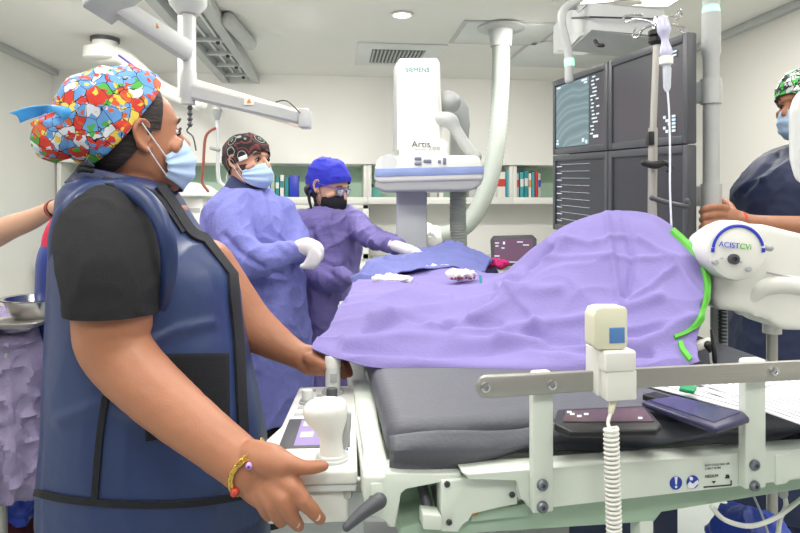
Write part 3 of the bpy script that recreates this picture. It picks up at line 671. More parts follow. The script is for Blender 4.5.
# ================================================================ drip stand
DI = 1.82
t = thing('drip_stand', 'steel drip stand with four curled hooks in front of the monitors', 'drip stand', Vector((W(655, 0, DI).x, W(655, 0, DI).y, 1.0)))
part('pole', cyl(B(), W(657, 34, DI), W(653, 130, DI), .0095), M['steel'], t)
part('outer_pole', cyl(B(), W(653, 128, DI), W(651.5, 330, DI), .013), M['steel'], t)
part('collar', lathe(B(), [(.012, -.02), (.022, -.012), (.022, .0), (.016, .004), (.022, .008), (.022, .02), (.012, .026)], W(656, 38, DI)), M['black'], t, 'black knob')
for pts in ([(656, 26), (648, 21), (634, 19), (626, 22), (625, 16), (642, 15)], [(656, 24), (643, 29), (638, 37), (633, 36), (636, 28)], [(657, 24), (668, 16), (676, 16), (680, 10), (682, 15), (677, 19)], [(657, 26), (672, 25), (684, 27), (685, 33), (679, 30)]):
    part('hook', tube(B(), [W(a, b, DI+.03*(i-2)/3) for i, (a, b) in enumerate(pts)], .0035, 8, 8), M['chrome'], t)
part('hook_hub', lathe(B(), [(.012, -.03), (.014, 0), (.008, .02)], W(657, 24, DI)), M['chrome'], t)
part('clamp', cbox(B(), 649, 655, 131, 145, DI-.02, .03, .004), M['black'], t)
part('pole_hook', tube(B(), [W(644, 163, DI-.03), W(655, 165, DI-.03), W(665, 163, DI-.04), (W(671, 168, DI-.04)), W(668, 171, DI-.05)], [.01, .012, .008, .007, .006], 10), M['black'], t, 'black hook clamp')
part('side_bar', tube(B(), [W(652, 198, DI-.01), W(668, 203, DI-.01), W(686, 206, DI-.01), W(687, 201, DI-.01)], .008, 10), M['dgrey'], t)
t = thing('drip_chamber', 'clear drip bag and chamber with thin line hanging from stand hook', 'drip set', W(665, 60, DI-.06))
Dd = DI-.06
part('bag', tube(B(), [W(663, 20, Dd), W(664, 30, Dd), W(665, 40, Dd), W(666, 52, Dd), W(666, 58, Dd)], [.014, .019, .010, .018, .012], 16, 6, True, (RT, 1)), mat('drip_bag', (205, 205, 228), .2, alpha=.85), t)
part('connector', lathe(B(), [(.012, -.016), (.019, -.012), (.019, .008), (.012, .012)], W(666, 60, Dd)), M['white'], t)
part('chamber', lathe(B(), [(.005, -.075), (.010, -.065), (.012, -.01), (.009, 0)], W(667, 65, Dd)), M['clear'], t, 'clear chamber')
part('line', tube(B(), [W(667, 86, Dd), W(669, 110, Dd), W(670, 150, Dd), W(670, 190, Dd), W(672, 240, Dd)], .0028, 6), M['loop'], t, 'thin clear line')
# ================================================================ small monitor at the back + clutter
t = thing('vitals_screen', 'small black-framed screen with plum display on the back worktop', 'screen', Vector((W(514, 262, 5.6).x, W(514, 262, 5.6).y, .838)))
Ds = 5.85
part('housing', cpoly(B(), [(492, 262), (491, 240), (494, 236), (533, 235), (537, 239), (536, 262), (534, 266), (494, 266)], Ds, .06, .01), M['dgrey'], t)
part('screen', cbox(B(), 494.5, 533, 239, 263, Ds-.004, .008), M['scrv'], t, 'plum coloured display')
bm = B()
for x, y, w, h in ((497, 243, 2, .5), (497, 246, 1.5, .5), (504, 243, 1, 1.4), (503, 248, 1.5, .6), (497, 256, 2.5, .5), (497, 259, 2.5, .5), (520, 242, 3, .5), (526, 245, 3, .5), (512, 262, 9, .4)): cbox(bm, x-w, x+w, y-h, y+h, Ds-.006, .002)
part('screen_text', bm, M['glyph'], t)
p = W(514, 266, Ds+.05); part('stand', box(B(), p.x-.06, p.x+.06, p.y-.04, p.y+.04, .8385, p.z+.02, .008), M['dgrey'], t)
for k, (x, y, w, h, lab, mm) in enumerate([(481, 258, 8, 9, 'small white device on the worktop left of the screen', 'white'), (546, 250, 6, 20, 'tall pale jug on the worktop right of the small screen', 'lgrey'), (391, 246, 5, 12, 'pale jar on the worktop beside the detector column', 'lgrey')]):
    pz = W(x, y+h/2, 6.05); q = Vector((pz.x, pz.y, .8385)); hh_ = h/FPX*6.05
    single('lab_container', lathe(B(), [(w/FPX*3, 0), (w/FPX*3.1, .01), (w/FPX*3.1, hh_*.7), (w/FPX*2, hh_*.8), (w/FPX*2.1, hh_), (w/FPX*1, hh_*1.01)], q), M[mm], lab, 'container')
# ================================================================ injector (right)
DJ = 1.5
t = thing('contrast_injector', 'white contrast injector with blue-arced round head on a steel pole', 'injector', Vector((W(772, 205, DJ+.08).x, W(772, 205, DJ+.08).y, 0)))
bm = B(); cpoly(bm, [(715, 265), (717, 240), (738, 225), (765, 224), (800, 233), (830, 240), (850, 300), (835, 330), (795, 331), (782, 331), (774, 325), (766, 318), (746, 313), (717, 310), (712, 292)], DJ, .16, .03, 4)
bm = rem(bm, .006, 8); part('housing', bm, M['white'], t)
bm = B()
tube(bm, [W(742, 306, DJ+.03), W(760, 288, DJ+.012), W(785, 284, DJ+.012), W(815, 290, DJ+.012)], [.024, .024, .026, .026], 18); part('moulded_ridge', rem(bm, .005, 6), M['white'], t)
part('seam', tube(B(), [W(767, 272, DJ-.003), W(785, 276, DJ-.003), W(830, 283, DJ-.003)], .0018, 6), M['grey'], t)
cc = W(737.5, 251, DJ-.07)
part('round_head', lathe(B(), [(.062, -.09), (.070, -.06), (.070, -.012), (.066, -.003), (.056, .001), (.0, .006)], cc, -FW, 48), M['white'], t)
bm = B()
def arcp(a, r): return cc+RT*(math.cos(a)*r)+UP*(math.sin(a)*r)-FW*.003
P = [arcp(math.radians(d), .058) for d in range(172, 8, -8)]
tube(bm, P, .0035, 8, 1, False, (FW, .5)); part('scale_arc', bm, M['blue'], t, 'blue arc')
for d in (178, 2): part('arc_mark', pbox(B(), arcp(math.radians(d), .058), RT*.004, FW*.001, UP*.005, .0005), M['blue'], t, 'small blue arc end mark')
ctext('lettering', 'ACIST', 718.5, 246.5, 5.6, DJ-.076-.002, M['blue'], t, -.10, label='blue capital lettering')
ctext('lettering', 'CVi', 739.5, 248.6, 5.6, DJ-.076-.002, M['limeg'], t, -.10, label='green lettering')
part('lower_shell', lathe(B(), [(.064, -.02), (.062, .002), (.05, .008), (.0, .0085)], cc-UP*.004, -FW, 48), M['white'], t) if False else None
part('hub_bolt', lathe(B(), [(.012, -.003), (.012, .008), (.006, .009), (.005, .004), (.0, .004)], W(733, 259, DJ-.075), -FW), M['dgrey'], t)
for x, y in ((715, 262), (748, 269)): part('screw', lathe(B(), [(.006, -.003), (.006, .006), (.0, .007)], W(x, y, DJ-.073), -FW, 12), M['grey'], t)
for x, y in ((722, 258.5), (741, 262)): part('index_mark', cbox(B(), x-1.5, x+1.5, y-.6, y+.6, DJ-.0775, .002), M['grey'], t)
part('side_lever', tube(B(), [W(760, 246, DJ-.04), W(770, 248, DJ-.05)], .008, 10, 1), M['grey'], t)
px_ = W(772, 205, DJ+.08)
part('stand_pole', cyl(B(), Vector((px_.x, px_.y, .02)), Vector((px_.x, px_.y, W(772, 326, DJ+.08).z)), .013), M['steel'], t, 'steel pole')
part('pole_boss', lathe(B(), [(.022, 0), (.022, .05)], Vector((px_.x, px_.y, W(772, 333, DJ+.08).z))), M['white'], t)
bm = B()
for k in range(5): tube(bm, [Vector((px_.x, px_.y, .07)), Vector((px_.x+.3*math.cos(k*1.257+.3), px_.y+.3*math.sin(k*1.257+.3), .05))], [.025, .018], 10, 1)
part('wheeled_base', rem(bm, .008, 2), M['grey'], t)
part('connector_port', cbox(B(), 697, 712, 330, 348, DJ-.1, .05, .006), M['lgrey'], t) if False else None
t2 = thing('control_screen', 'rounded white back of injector control screen at right edge', 'control screen', W(800, 180, 1.58))
part('housing', cpoly(B(), [(794, 160), (793, 110), (798, 96), (807, 86), (850, 84), (865, 100), (865, 170), (850, 190), (812, 187), (800, 180)], 1.58, .03, .015), M['white2'], t2)
part('support_arm', tube(B(), [W(830, 180, 1.61), W(832, 215, 1.6), W(826, 252, DJ+.08)], .018, 12), M['lgrey'], t2)
t = thing('syringe_line', 'black and clear catheter connectors hanging below the injector', 'connector', W(704, 365, 1.24))
part('clip', pbox(B(), W(703, 344, 1.3), RT*.018+UP*.006, FW*.01, UP*.008-RT*.002, .003), M['white'], t)
part('plug', tube(B(), [W(708, 345, 1.29), W(712, 352, 1.285)], [.009, .006], 12, 1), M['black'], t, 'black plug')
part('tube', tube(B(), [W(712, 350, 1.285), W(714, 372, 1.28)], .006, 10, 1), M['white2'], t)
part('pen_plug', tube(B(), [W(711, 330, 1.27), W(714, 350, 1.27), W(715, 362, 1.27)], [.002, .005, .0045], 10, 2), M['black'], t, 'thin black plug')
t = thing('coiled_cable', 'dark ribbed cable hanging between injector and lilac drape', 'cable', W(723, 345, 1.62))
P = []
for k in range(110): 
    q = W(722.5, 310+k*.6, 1.62); P.append(q+RT*(.009*math.cos(k*1.05))+FW*(.009*math.sin(k*1.05)))
part('coil', tube(B(), P, .003, 6, 1), M['dgrey'], t); part('backing_channel', pbox(B(), W(719, 345, 1.66), RT*.02, FW*.01, UP*.16, .003), M['lgrey'], t)
# ================================================================ operating table
O = W(388, 468, .93); O.z = 0
e1 = (RT*math.cos(math.radians(10))+FW*math.sin(math.radians(10))).normalized()
e2 = (FW*math.cos(math.radians(7))-RT*math.sin(math.radians(7)*1)).normalized()
def T(a, b, z): return O+e1*a+e2*b+UP*z
def tbox(bm, a0, a1, b0, b1, z0, z1, bev=0, seg=2): return pbox(bm, T((a0+a1)/2, (b0+b1)/2, (z0+z1)/2), e1*((a1-a0)/2), e2*((b1-b0)/2), UP*((z1-z0)/2), bev, seg)
def onT(px, py, b):  # point on the table plane b=const
    d = (W(px, py, 1)-CAM); n = e2-e1*e2.dot(e1); n = Vector((-e1.y, e1.x, 0)); p0 = T(0, b, 0)
    k = (p0-CAM).dot(n)/d.dot(n); return CAM+d*k
def tab(px, py, b):
    p = onT(px, py, b); q = p-O; q.z = 0; den = e1.x*e2.y-e1.y*e2.x
    return (q.x*e2.y-q.y*e2.x)/den, p.z
M['bolt'] = mat('bolt_steel', (120, 126, 134), .35, .6)
tb_ = thing('operating_table', 'pale enamel operating table frame with side rail and grey pedestal', 'operating table', T(.42, 1.0, 0))
def fpoly(pp, b, th, bev=.003):
    bm = B(); n = Vector((-e1.y, e1.x, 0)); poly(bm, [onT(x, y, b) for x, y in pp], n, th)
    if bev: bmesh.ops.bevel(bm, geom=bm.edges[:], offset=bev, segments=2, profile=.5, affect='EDGES', clamp_overlap=True)
    return bm
part('top_frame', tbox(tbox(tbox(B(), -.04, .86, .02, 1.55, .958, .987, .004), -.035, 0.0, -.02, 1.55, .955, 1.0, .006), .86, .9, -.02, 1.55, .955, 1.0, .006), M['frame'], tb_)
part('front_beam', fpoly([(462, 473), (800, 449.5), (900, 443), (900, 473), (800, 479), (540, 508.5), (528, 508), (528, 500), (519, 500), (519, 481), (516, 478), (471, 481), (468, 478)], -.06, .04), M['frame'], tb_, 'long white front beam')
part('corner_plate', fpoly([(441, 481), (469, 478.5), (515, 478), (518, 482), (518, 505), (470, 512), (470, 522), (460, 523), (460, 533), (441, 532)], -.045, .03), M['frame'], tb_)
part('corner_casting', fpoly([(364, 475), (386, 472), (400, 474), (462, 473), (462, 480), (441, 482), (405, 486), (398, 492), (397, 528), (388, 528), (386, 516), (368, 518), (364, 500)], -.04, .05, .004), M['frame'], tb_)
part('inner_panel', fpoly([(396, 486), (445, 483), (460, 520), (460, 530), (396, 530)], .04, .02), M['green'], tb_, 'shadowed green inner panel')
part('bracket', fpoly([(423, 514), (442, 516), (442, 531), (423, 530)], -.055, .03), M['frame'], tb_)
part('support_rod', cyl(B(), onT(422, 486, .0), onT(430, 516, -.03), .008), M['dgrey'], tb_); part('support_rod', cyl(B(), onT(433, 486, .01), onT(440, 516, -.02), .004), M['dgrey'], tb_)
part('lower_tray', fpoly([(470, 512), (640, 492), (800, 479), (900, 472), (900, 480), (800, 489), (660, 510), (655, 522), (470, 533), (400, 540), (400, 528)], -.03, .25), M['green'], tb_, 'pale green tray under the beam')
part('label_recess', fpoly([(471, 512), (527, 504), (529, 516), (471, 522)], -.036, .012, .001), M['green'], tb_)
part('yellow_mark', fpoly([(472, 513.5), (478, 513), (478, 515.5), (472, 516)], -.037, .002, 0), M['orange'], tb_)
part('foot_post', fpoly([(640, 520), (654, 520), (654, 560), (640, 560)], -.03, .03), M['frame'], tb_)
part('pedestal', tbox(B(), .25, .62, .55, 1.1, .08, .955, .02), M['lgrey'], tb_); part('pedestal_base', tbox(B(), .1, .75, .2, 1.4, 0, .09, .02), M['grey'], tb_)
for x, y, b in ((447, 484, -.045), (512, 494.5, -.045), (449, 522, -.045), (783, 471.5, -.06), (364+8, 499, -.05)):
    c = onT(x, y, b); n = Vector((e1.y, -e1.x, 0)); part('screw', lathe(B(), [(.0045, -.002), (.0045, .002), (.002, .0025), (.002, .001), (0, .001)], c, n, 14), M['dgrey'], tb_)
# side latch
part('latch_plate', fpoly([(371, 484), (384, 482), (385, 514), (372, 516)], -.05, .012), M['frame'], tb_)
part('latch_lever', tube(B(), [onT(379, 501, -.08), onT(362, 513, -.09), onT(347, 527, -.10)], [.011, .009, .006], 12, 4), M['dgrey'], tb_, 'dark grey lever')
part('right_end_plate', fpoly([(776, 455), (900, 447), (900, 468), (790, 477), (788, 484), (776, 486)], -.063, .006), M['frame'], tb_)
# symbols
def fdisc(x, y, r, b, m, nm, lab):
    n = Vector((e1.y, -e1.x, 0)); return part(nm, lathe(B(), [(r, -.001), (r, .0006), (0, .0007)], onT(x, y, b), n, 32), m, tb_, lab)
sign = mat('sign_blue', (30, 62, 165), .4)
fdisc(676, 483, .0100, -.061, sign, 'sign_disc', 'round blue sign with white exclamation mark'); fdisc(692.8, 482, .0100, -.061, sign, 'sign_disc', 'round blue sign with white reading figure')
part('sign_symbol', fpoly([(674.8, 477), (677.6, 476.8), (676.9, 484.5), (675.6, 484.6)], -.0622, .001, 0), M['paper'], tb_); part('sign_symbol', fpoly([(675.2, 486), (677.2, 485.9), (677.2, 488), (675.2, 488.1)], -.0622, .001, 0), M['paper'], tb_)
part('sign_symbol', fpoly([(687.5, 485), (690, 481.5), (693, 484), (698, 480), (699, 483), (693.5, 488.5), (688.5, 488)], -.0622, .001, 0), M['paper'], tb_); part('sign_symbol', fpoly([(689.5, 477.5), (691.5, 476.6), (693.2, 478), (692.5, 480.3), (690.3, 480.4)], -.0622, .001, 0), M['paper'], tb_)
def ttext(nm, s, x, y, h, b, m, lab=None): return text(nm, s, h*1.4*.93/FPX, onT(x, y, b), e1, UP, m, tb_, .0002, label=lab)
ttext('small_print', 'BATT CYCLE MAX 10%', 705, 466.5, 2.0, -.0613, M['ink']); ttext('small_print', '2 MIN / 18 MIN', 705, 469.8, 2.0, -.0613, M['ink'])
ttext('bold_print', 'MEDIUM', 705, 478, 2.9, -.0613, M['black']); part('weight_symbol', fpoly([(725.5, 478.5), (726.5, 474.8), (729, 474.8), (730, 478.3)], -.0613, .001, 0), M['black'], tb_)
part('scale_line', fpoly([(704, 486.8), (731, 484.6), (731, 480.5), (731.8, 480.5), (731.8, 485.6), (704, 487.8)], -.0613, .001, 0), M['black'], tb_)
part('scale_arrow', fpoly([(712, 481.5), (716, 481.2), (714, 483.6)], -.0613, .001, 0), M['black'], tb_)
part('small_figure', fpoly([(741, 467), (742.5, 463), (741.5, 461), (742.8, 459.6), (744, 461), (743.4, 463), (745.5, 466.6), (743, 465)], -.0613, .001, 0), M['black'], tb_)
# posts + rail
for x in (542.5, 754.5):
    a0, _ = tab(x-10.5, 450, -.075); a1, _ = tab(x+10.5, 450, -.075); zt = tab(x, 376 if x < 600 else 363, -.075)[1]; zb = tab(x, 512 if x < 600 else 488, -.075)[1]
    part('rail_post', tbox(B(), a0, a1, -.078, -.0605, zb, zt-.004, .003), M['frame'], tb_)
    kb = tbox(B(), a0+.001, a1-.001, -.082, -.058, zt-.012, zt+.006, .005); part('post_cap', kb, M['white'], tb_)
    for yy in ((485, 507) if x < 600 else (465, 486)):
        c = onT(x-(0 if x < 600 else 0), yy, -.079); n = Vector((e1.y, -e1.x, 0))
        part('hex_bolt', lathe(B(), [(.0085, -.002), (.0085, .002), (.006, .005), (.003, .005), (.003, .002), (0, .002)], c, n, 16), M['bolt'], tb_)
part('side_rail', fpoly([(481, 378), (486, 376), (640, 369), (800, 361.5), (900, 357), (900, 374), (800, 380), (640, 388), (486, 399), (479, 396), (477, 386)], -.093, .009, .0025), M['steel'], tb_, 'brushed steel rail')
for x, y in ((485.5, 387.5), (552, 385), (774.5, 371)):
    c = onT(x, y, -.094); n = Vector((e1.y, -e1.x, 0)); part('rail_screw', lathe(B(), [(.0075, -.001), (.007, .002), (.004, .003), (.003, .001), (0, .001)], c, n, 16), M['chrome'], tb_)
# left edge strip and inner rail with studs
# mattress
def quad_slab(c4, z0, z1, sub=24):
    bm = B(); n = sub
    a, b, c, d = c4
    return bm
bm = B(); tbox(bm, 0, .86, 0, 1.5, .988, 1.052, .024, 5)
bmesh.ops.subdivide_edges(bm, edges=[e for e in bm.edges if e.calc_length() > .06], cuts=22, use_grid_fill=True)
bm2 = rem(bm, .009, 2, wrinkle(.0010, 5, e1, .3, 1.2, 2))
single('mattress', bm2, M['mattress'], 'dark grey padded mattress on the operating table, under the lilac drape', 'mattress')
bm = B()
rows = [[T(a, -.012-.012*math.sin(a*14+.6)-(.016 if k == 1 else 0), z+.006*math.sin(a*23+k)-.014*max(0, .5-abs(a-.1)*4)*(k == 2)) for a in [i*.05 for i in range(0, 18)]] for k, z in enumerate((1.040, 1.022, 1.004, .994))]
ms = single('mattress_sheet', sheet(rows, 4, 4), M['mattress'], 'loose grey sheet folded along the front edge of the mattress', 'sheet'); solid(ms, .003)
# papers etc.
def slab(c4, z0, th, m, name, lab, cat, bev=.0, par=None):
    bm = B(); P = [onZ(x, y, z0+th) for x, y in c4]; poly(bm, [p-UP*th for p in P], UP, th)
    if bev: bmesh.ops.bevel(bm, geom=bm.edges[:], offset=bev, segments=3, profile=.5, affect='EDGES', clamp_overlap=True)
    return part(name, bm, m, par, lab) if par else single(name, bm, m, lab, cat)
ZM = 1.0545
def lined(name, c4, z0, th, label, nl, group='printed sheets on the mattress'):
    P = [onZ(x, y, z0+th) for x, y in c4]; c = sum(P, Vector())/4
    t = thing(name, label, 'paper', Vector((c.x, c.y, z0)), group)
    bm = B(); poly(bm, [p-UP*th for p in P], UP, th); part('sheet', bm, M['paper'], t)
    bm = B()
    for k in range(nl):
        f = (k+.7)/nl; a = P[0].lerp(P[3], f); b = P[1].lerp(P[2], f); a2 = a.lerp(b, .05); b2 = a.lerp(b, .95); w = (P[3]-P[0])*(.14/nl)
        bm.faces.new([bm.verts.new(q+UP*.0004) for q in (a2, b2, b2+w, a2+w)])
    part('printed_lines', bm, M['ink'], t)
lined('chart_sheet', [(646, 385), (745, 411.5), (806, 397), (706, 373)], ZM, .002, 'white printed sheet lying beside the dark blue tablet', 7)
lined('ruled_sheet', [(700, 388), (802, 424), (900, 404), (778, 366)], ZM+.003, .002, 'ruled white form at the right end of the mattress', 16)
lined('report_sheet', [(690, 381), (742, 396), (775, 382), (722, 370)], ZM+.006, .002, 'folded white report under the rear rail post', 9)
slab([(679, 388), (694, 391), (697, 386), (682, 383)], ZM+.012, .006, mat('green_pad', (30, 140, 90), .5), 'label_roll', 'small green label pad on the papers', 'label pad', .001)
t = thing('tablet', 'dark blue tablet with rounded case lying beside the papers', 'tablet', onZ(695, 405, ZM))
slab([(641, 401), (716, 428), (750, 417), (744, 411), (672, 394)], ZM, .010, mat('tablet_case', (46, 46, 80), .35), 'case', None, None, .004, t)
slab([(650, 400), (714, 422), (740, 412), (674, 395.5)], ZM+.0101, .001, mat('tablet_glass', (66, 68, 104), .12), 'glass', None, None, 0, t)
t = thing('phone', 'black smartphone with lit screen lying behind the coiled cord', 'phone', onZ(608, 420, ZM))
slab([(554, 424), (557, 409), (645, 405), (662, 424), (657, 429), (570, 431)], ZM, .011, M['black'], 'case', None, None, .004, t)
slab([(563, 421.5), (566, 410.5), (643, 407), (654, 421)], ZM+.0111, .0012, mat('phone_screen', (84, 66, 58), .15, var=.9, vs=38, emit=(110, 84, 70), es=.2, det=3), 'screen', 'lit screen with a warm picture', None, 0, t)
bm = B()
for a, b in ((569, 412), (572, 414), (579, 416), (586, 414), (640, 418)):
    P = [onZ(a+u, b+v, ZM+.0126) for u, v in ((-2, -.9), (2.5, -.9), (2.5, 1), (-2, 1))]; part('screen_icon', poly(B(), P, UP, .0003), M['glyph'], t)
slab([(642, 394), (655, 391), (675, 397), (664, 400)], ZM, .01, M['black'], 'black_pouch', 'small black case at the left tip of the tablet', 'case', .002)
# crumpled dark cloth at the right
rows = [[onT(x, y+random.uniform(-2, 2), b+random.uniform(-.005, .005)) for x in range(735, 870, 9)] for y, b in ((423, .03), (430, .01), (440, -.005), (449, -.012))]
s_ = single('dark_cover', sheet(rows, 3, 3), M['dscrub'], 'crumpled dark cover hanging over the right mattress edge', 'cover'); solid(s_, .003)
single('lead_curtain', tbox(B(), .40, .64, .26, .268, .25, .955, .002), M['vest2'], 'dark navy lead curtain hanging under the table behind the coiled cord', 'curtain')
# remote hand switch on rail
t = thing('hand_switch', 'ivory hand remote with blue window in white rail holder', 'remote control', onT(617, 400, -.1))
n_ = Vector((e1.y, -e1.x, 0))
def rbox(px0, px1, py0, py1, b, dep, bev, m, nm, lab=None, par=None):
    a0, z1 = tab(px0, py0, b); a1, z0 = tab(px1, py1, b)
    return part(nm, tbox(B(), a0, a1, b, b+dep, z0, z1, bev, 3), m, par or t, lab)
rbox(605, 637, 352, 372, -.125, .06, .004, M['white'], 'holder_top'); rbox(607, 637, 372, 400, -.123, .03, .002, M['white'], 'holder_clip'); rbox(597, 606, 349, 396, -.105, .04, .003, M['white'], 'holder_side')
bm = B(); P = [(594, 346), (594, 316), (597, 309), (603, 307), (626, 307), (628, 310), (628, 345), (624, 350), (598, 350)]
bm = fpoly(P, -.118, .03, .004); part('remote_body', bm, M['ivory'], t, 'ivory body')
rbox(610, 625, 328, 343, -.1195, .004, .0008, M['lens'], 'window', 'blue window')
part('strain_relief', tube(B(), [onT(613, 400, -.11), onT(611, 412, -.115)], [.0055, .004], 10, 1), M['ivory'], t)
P = [onT(611, 412, -.115), onT(608, 422, -.12), onT(610, 428, -.125)]
c0, c1 = onT(611, 428, -.135), onT(616, 600, -.135); n = 460
co = [c0.lerp(c1, k/n)+e1*(.0085*math.cos(k*.52))+n_*(.0085*math.sin(k*.52)) for k in range(n)]
part('coiled_cord', tube(B(), spline(P+[co[0]], 4)+co, .0026, 7, 1), M['white'], t, 'coiled white cord')
# ================================================================ console
t = thing('control_console', 'white table-side control console with joysticks and touch screen', 'control console', W(310, 500, 1.1))
Zc = .99
def cz(px, py, z=Zc): return onZ(px, py, z)
fl, fr, br, bl = cz(263, 472), cz(357.5, 470), cz(355, 385), cz(299, 387)
def cpt(u, v, z=Zc):
    a = fl.lerp(fr, u); b = bl.lerp(br, u); p = a.lerp(b, v); p.z = z; return p
def slab3(c4, z0, z1, bev, seg=3):
    bm = B(); poly(bm, [Vector((p.x, p.y, z0)) for p in c4], UP, z1-z0); bmesh.ops.recalc_face_normals(bm, faces=bm.faces[:])
    if bev: bmesh.ops.bevel(bm, geom=bm.edges[:], offset=bev, segments=seg, profile=.5, affect='EDGES', clamp_overlap=True)
    return bm
part('top_panel', slab3([fl, fr, cpt(1, .97), br, bl, cpt(-.02, .45), cpt(-.14, .3)], Zc-.022, Zc, .005), M['white'], t)
part('lower_lip', slab3([cpt(-.02, .01), cpt(.99, .01), cpt(.98, .98), cpt(.02, .98)], Zc-.034, Zc-.023, .003), M['white2'], t)
part('body', slab3([cpt(.02, .03), cpt(.9, .03), cpt(.9, .9), cpt(.05, .9)], Zc-.085, Zc-.035, .006), M['white'], t)
part('touch_screen', slab3([cpt(.06, .2, 0), cpt(.92, .2, 0), cpt(.92, .52, 0), cpt(.06, .52, 0)], Zc-.002, Zc+.0012, .0008), M['dgrey'], t)
part('display', slab3([cpt(.24, .22, 0), cpt(.88, .22, 0), cpt(.88, .5, 0), cpt(.24, .5, 0)], Zc+.0013, Zc+.0018, 0), M['scrp'], t, 'violet lit display')
for u0, u1, v0, v1 in ((.28, .5, .42, .48), (.28, .45, .3, .36), (.55, .8, .42, .47), (.74, .84, .25, .38)):
    part('display_tile', slab3([cpt(u0, v0, 0), cpt(u1, v0, 0), cpt(u1, v1, 0), cpt(u0, v1, 0)], Zc+.0019, Zc+.0022, 0), M['glyph'] if u0 > .7 else M['lgrey'], t)
part('blue_badge', slab3([cpt(.82, .17, 0), cpt(.9, .17, 0), cpt(.9, .19, 0), cpt(.82, .19, 0)], Zc+.0002, Zc+.0009, 0), M['blue'], t)
c = cpt(.72, .10); part('large_joystick', rem(loft(B(), [(c+UP*0, RT*.021, FW*.021), (c+UP*.03, RT*.019, FW*.019), (c+UP*.045-RT*.004, RT*.024, FW*.024), (c+UP*.062-RT*.009, RT*.033, FW*.028), (c+UP*.078-RT*.011, RT*.034, FW*.03), (c+UP*.088-RT*.008, RT*.027, FW*.024), (c+UP*.092-RT*.006, RT*.012, FW*.012)], 28, 4), .0025, 3), M['white'], t)
part('joystick_grip', tube(B(), [c+RT*.019+UP*.02-FW*.006, c+RT*.022+UP*.045-FW*.006, c+RT*.026+UP*.07-FW*.004], [.004, .007, .004], 10, 4), M['grey'], t, 'grey thumb grip')
for k in range(2): part('joystick_gaiter', lathe(B(), [(.026-.002*k, 0), (.026-.002*k, .003), (.022, .005)], c+UP*(.001+.004*k)), M['white2'], t)
def stick(u, v, r, h, m, rings=2, cap=None):
    c = cpt(u, v)
    for k in range(rings): part('control_ring', lathe(B(), [(r*1.5-k*.003, 0), (r*1.5-k*.003, .003), (r, .004)], c+UP*(.001+.003*k)), M['grey'], t)
    part('control_knob', lathe(B(), [(r*.85, .004), (r, .01), (r, h-.004), (r*.9, h), (0, h)], c, UP, 24), m, t)
stick(.62, .88, .0155, .072, M['white2']); stick(.63, .72, .011, .03, M['dgrey'], 3); stick(.24, .74, .011, .026, M['white2'])
c = cpt(.62, .88, Zc+.055); part('knob_cap', lathe(B(), [(.0165, 0), (.0165, .02), (.014, .024), (0, .024)], c), M['white'], t)
part('knob_window', cbox(B(), 330, 337, 374, 383, (c-CAM).dot(FW)-.018, .006, .001), M['grey'], t)
for k in range(5):
    for j in range(2):
        part('soft_key', slab3([cpt(.1+.2*j+.02*k, .57+.085*k, 0), cpt(.24+.2*j+.02*k, .57+.085*k, 0), cpt(.24+.2*j+.02*k, .6+.085*k, 0), cpt(.1+.2*j+.02*k, .6+.085*k, 0)], Zc, Zc+.0015, .0005), M['grey'], t) if j == 0 or k in (1, 3) else None
# rail between console and table
b0, b1 = W(363, 470, .95), W(362, 380, 1.38)
part('mount_rail', cyl(B(), Vector((b0.x, b0.y, .95)), Vector((b1.x, b1.y, .95)), .008), M['steel'], t)
for k in range(4):
    p = Vector((b0.x, b0.y, .958)).lerp(Vector((b1.x, b1.y, .958)), k/3); part('rail_stud', cyl(B(), p-RT*.012, p+RT*.02, .007, seg=12), M['steel'], t)
part('clamp_block', cbox(B(), 343, 352, 485, 500, .925, .05, .004), M['steel'], t); part('mount_bracket', cbox(B(), 352, 366, 488, 494, .95, .3, .003), M['grey'], t)
t.location = W(310, 500, 1.1)
# table side edge strip
part('side_edge', slab3([onZ(363, 474, 1.0), onZ(386, 474, 1.0), onZ(373, 368, 1.0), onZ(361, 372, 1.0)], .96, .9985, .006), M['frame'], tb_)
part('gap_shade_strip', slab3([onZ(358, 478, .96), onZ(366, 478, .96), onZ(362, 380, .96), onZ(356, 385, .96)], .94, .952, 0), M['dark'], tb_)  # dark strip standing in for the shade of the gap beside the console
# cables under the right side
for nm, pts, lab in (('white_cable', [(712, 507, .98), (725, 520, 1.0), (750, 526, 1.02), (775, 518, 1.05), (800, 500, 1.08), (840, 470, 1.1)], 'long white cable looping under the right of the table'), ('white_cable', [(782, 488, 1.1), (786, 505, 1.1), (780, 520, 1.1), (777, 545, 1.1)], 'short white cable hanging straight under the right end'), ('thin_cable', [(750, 488, 1.05), (762, 515, 1.05), (770, 540, 1.05)], 'thin grey cable slanting down under the right beam')):
    single(nm, tube(B(), [W(*q) for q in pts], .004 if nm == 'white_cable' else .002, 8), M['white'] if nm == 'white_cable' else M['grey'], lab, 'cable')
single('cable_plug', tube(B(), [W(783, 486, 1.09), W(783, 494, 1.09)], .008, 10, 1), M['lgrey'], 'grey plug where the short white cable meets the beam', 'plug')
bm = B(); ball(bm, W(748, 538, 1.3), .07, 1.1, 1, .9); displaced = rem(bm, .006, 1, wrinkle(.012, 16, None, .5, .5, 6))
single('blue_glove', displaced, M['bag'], 'crumpled blue plastic under the right part of the table', 'plastic')
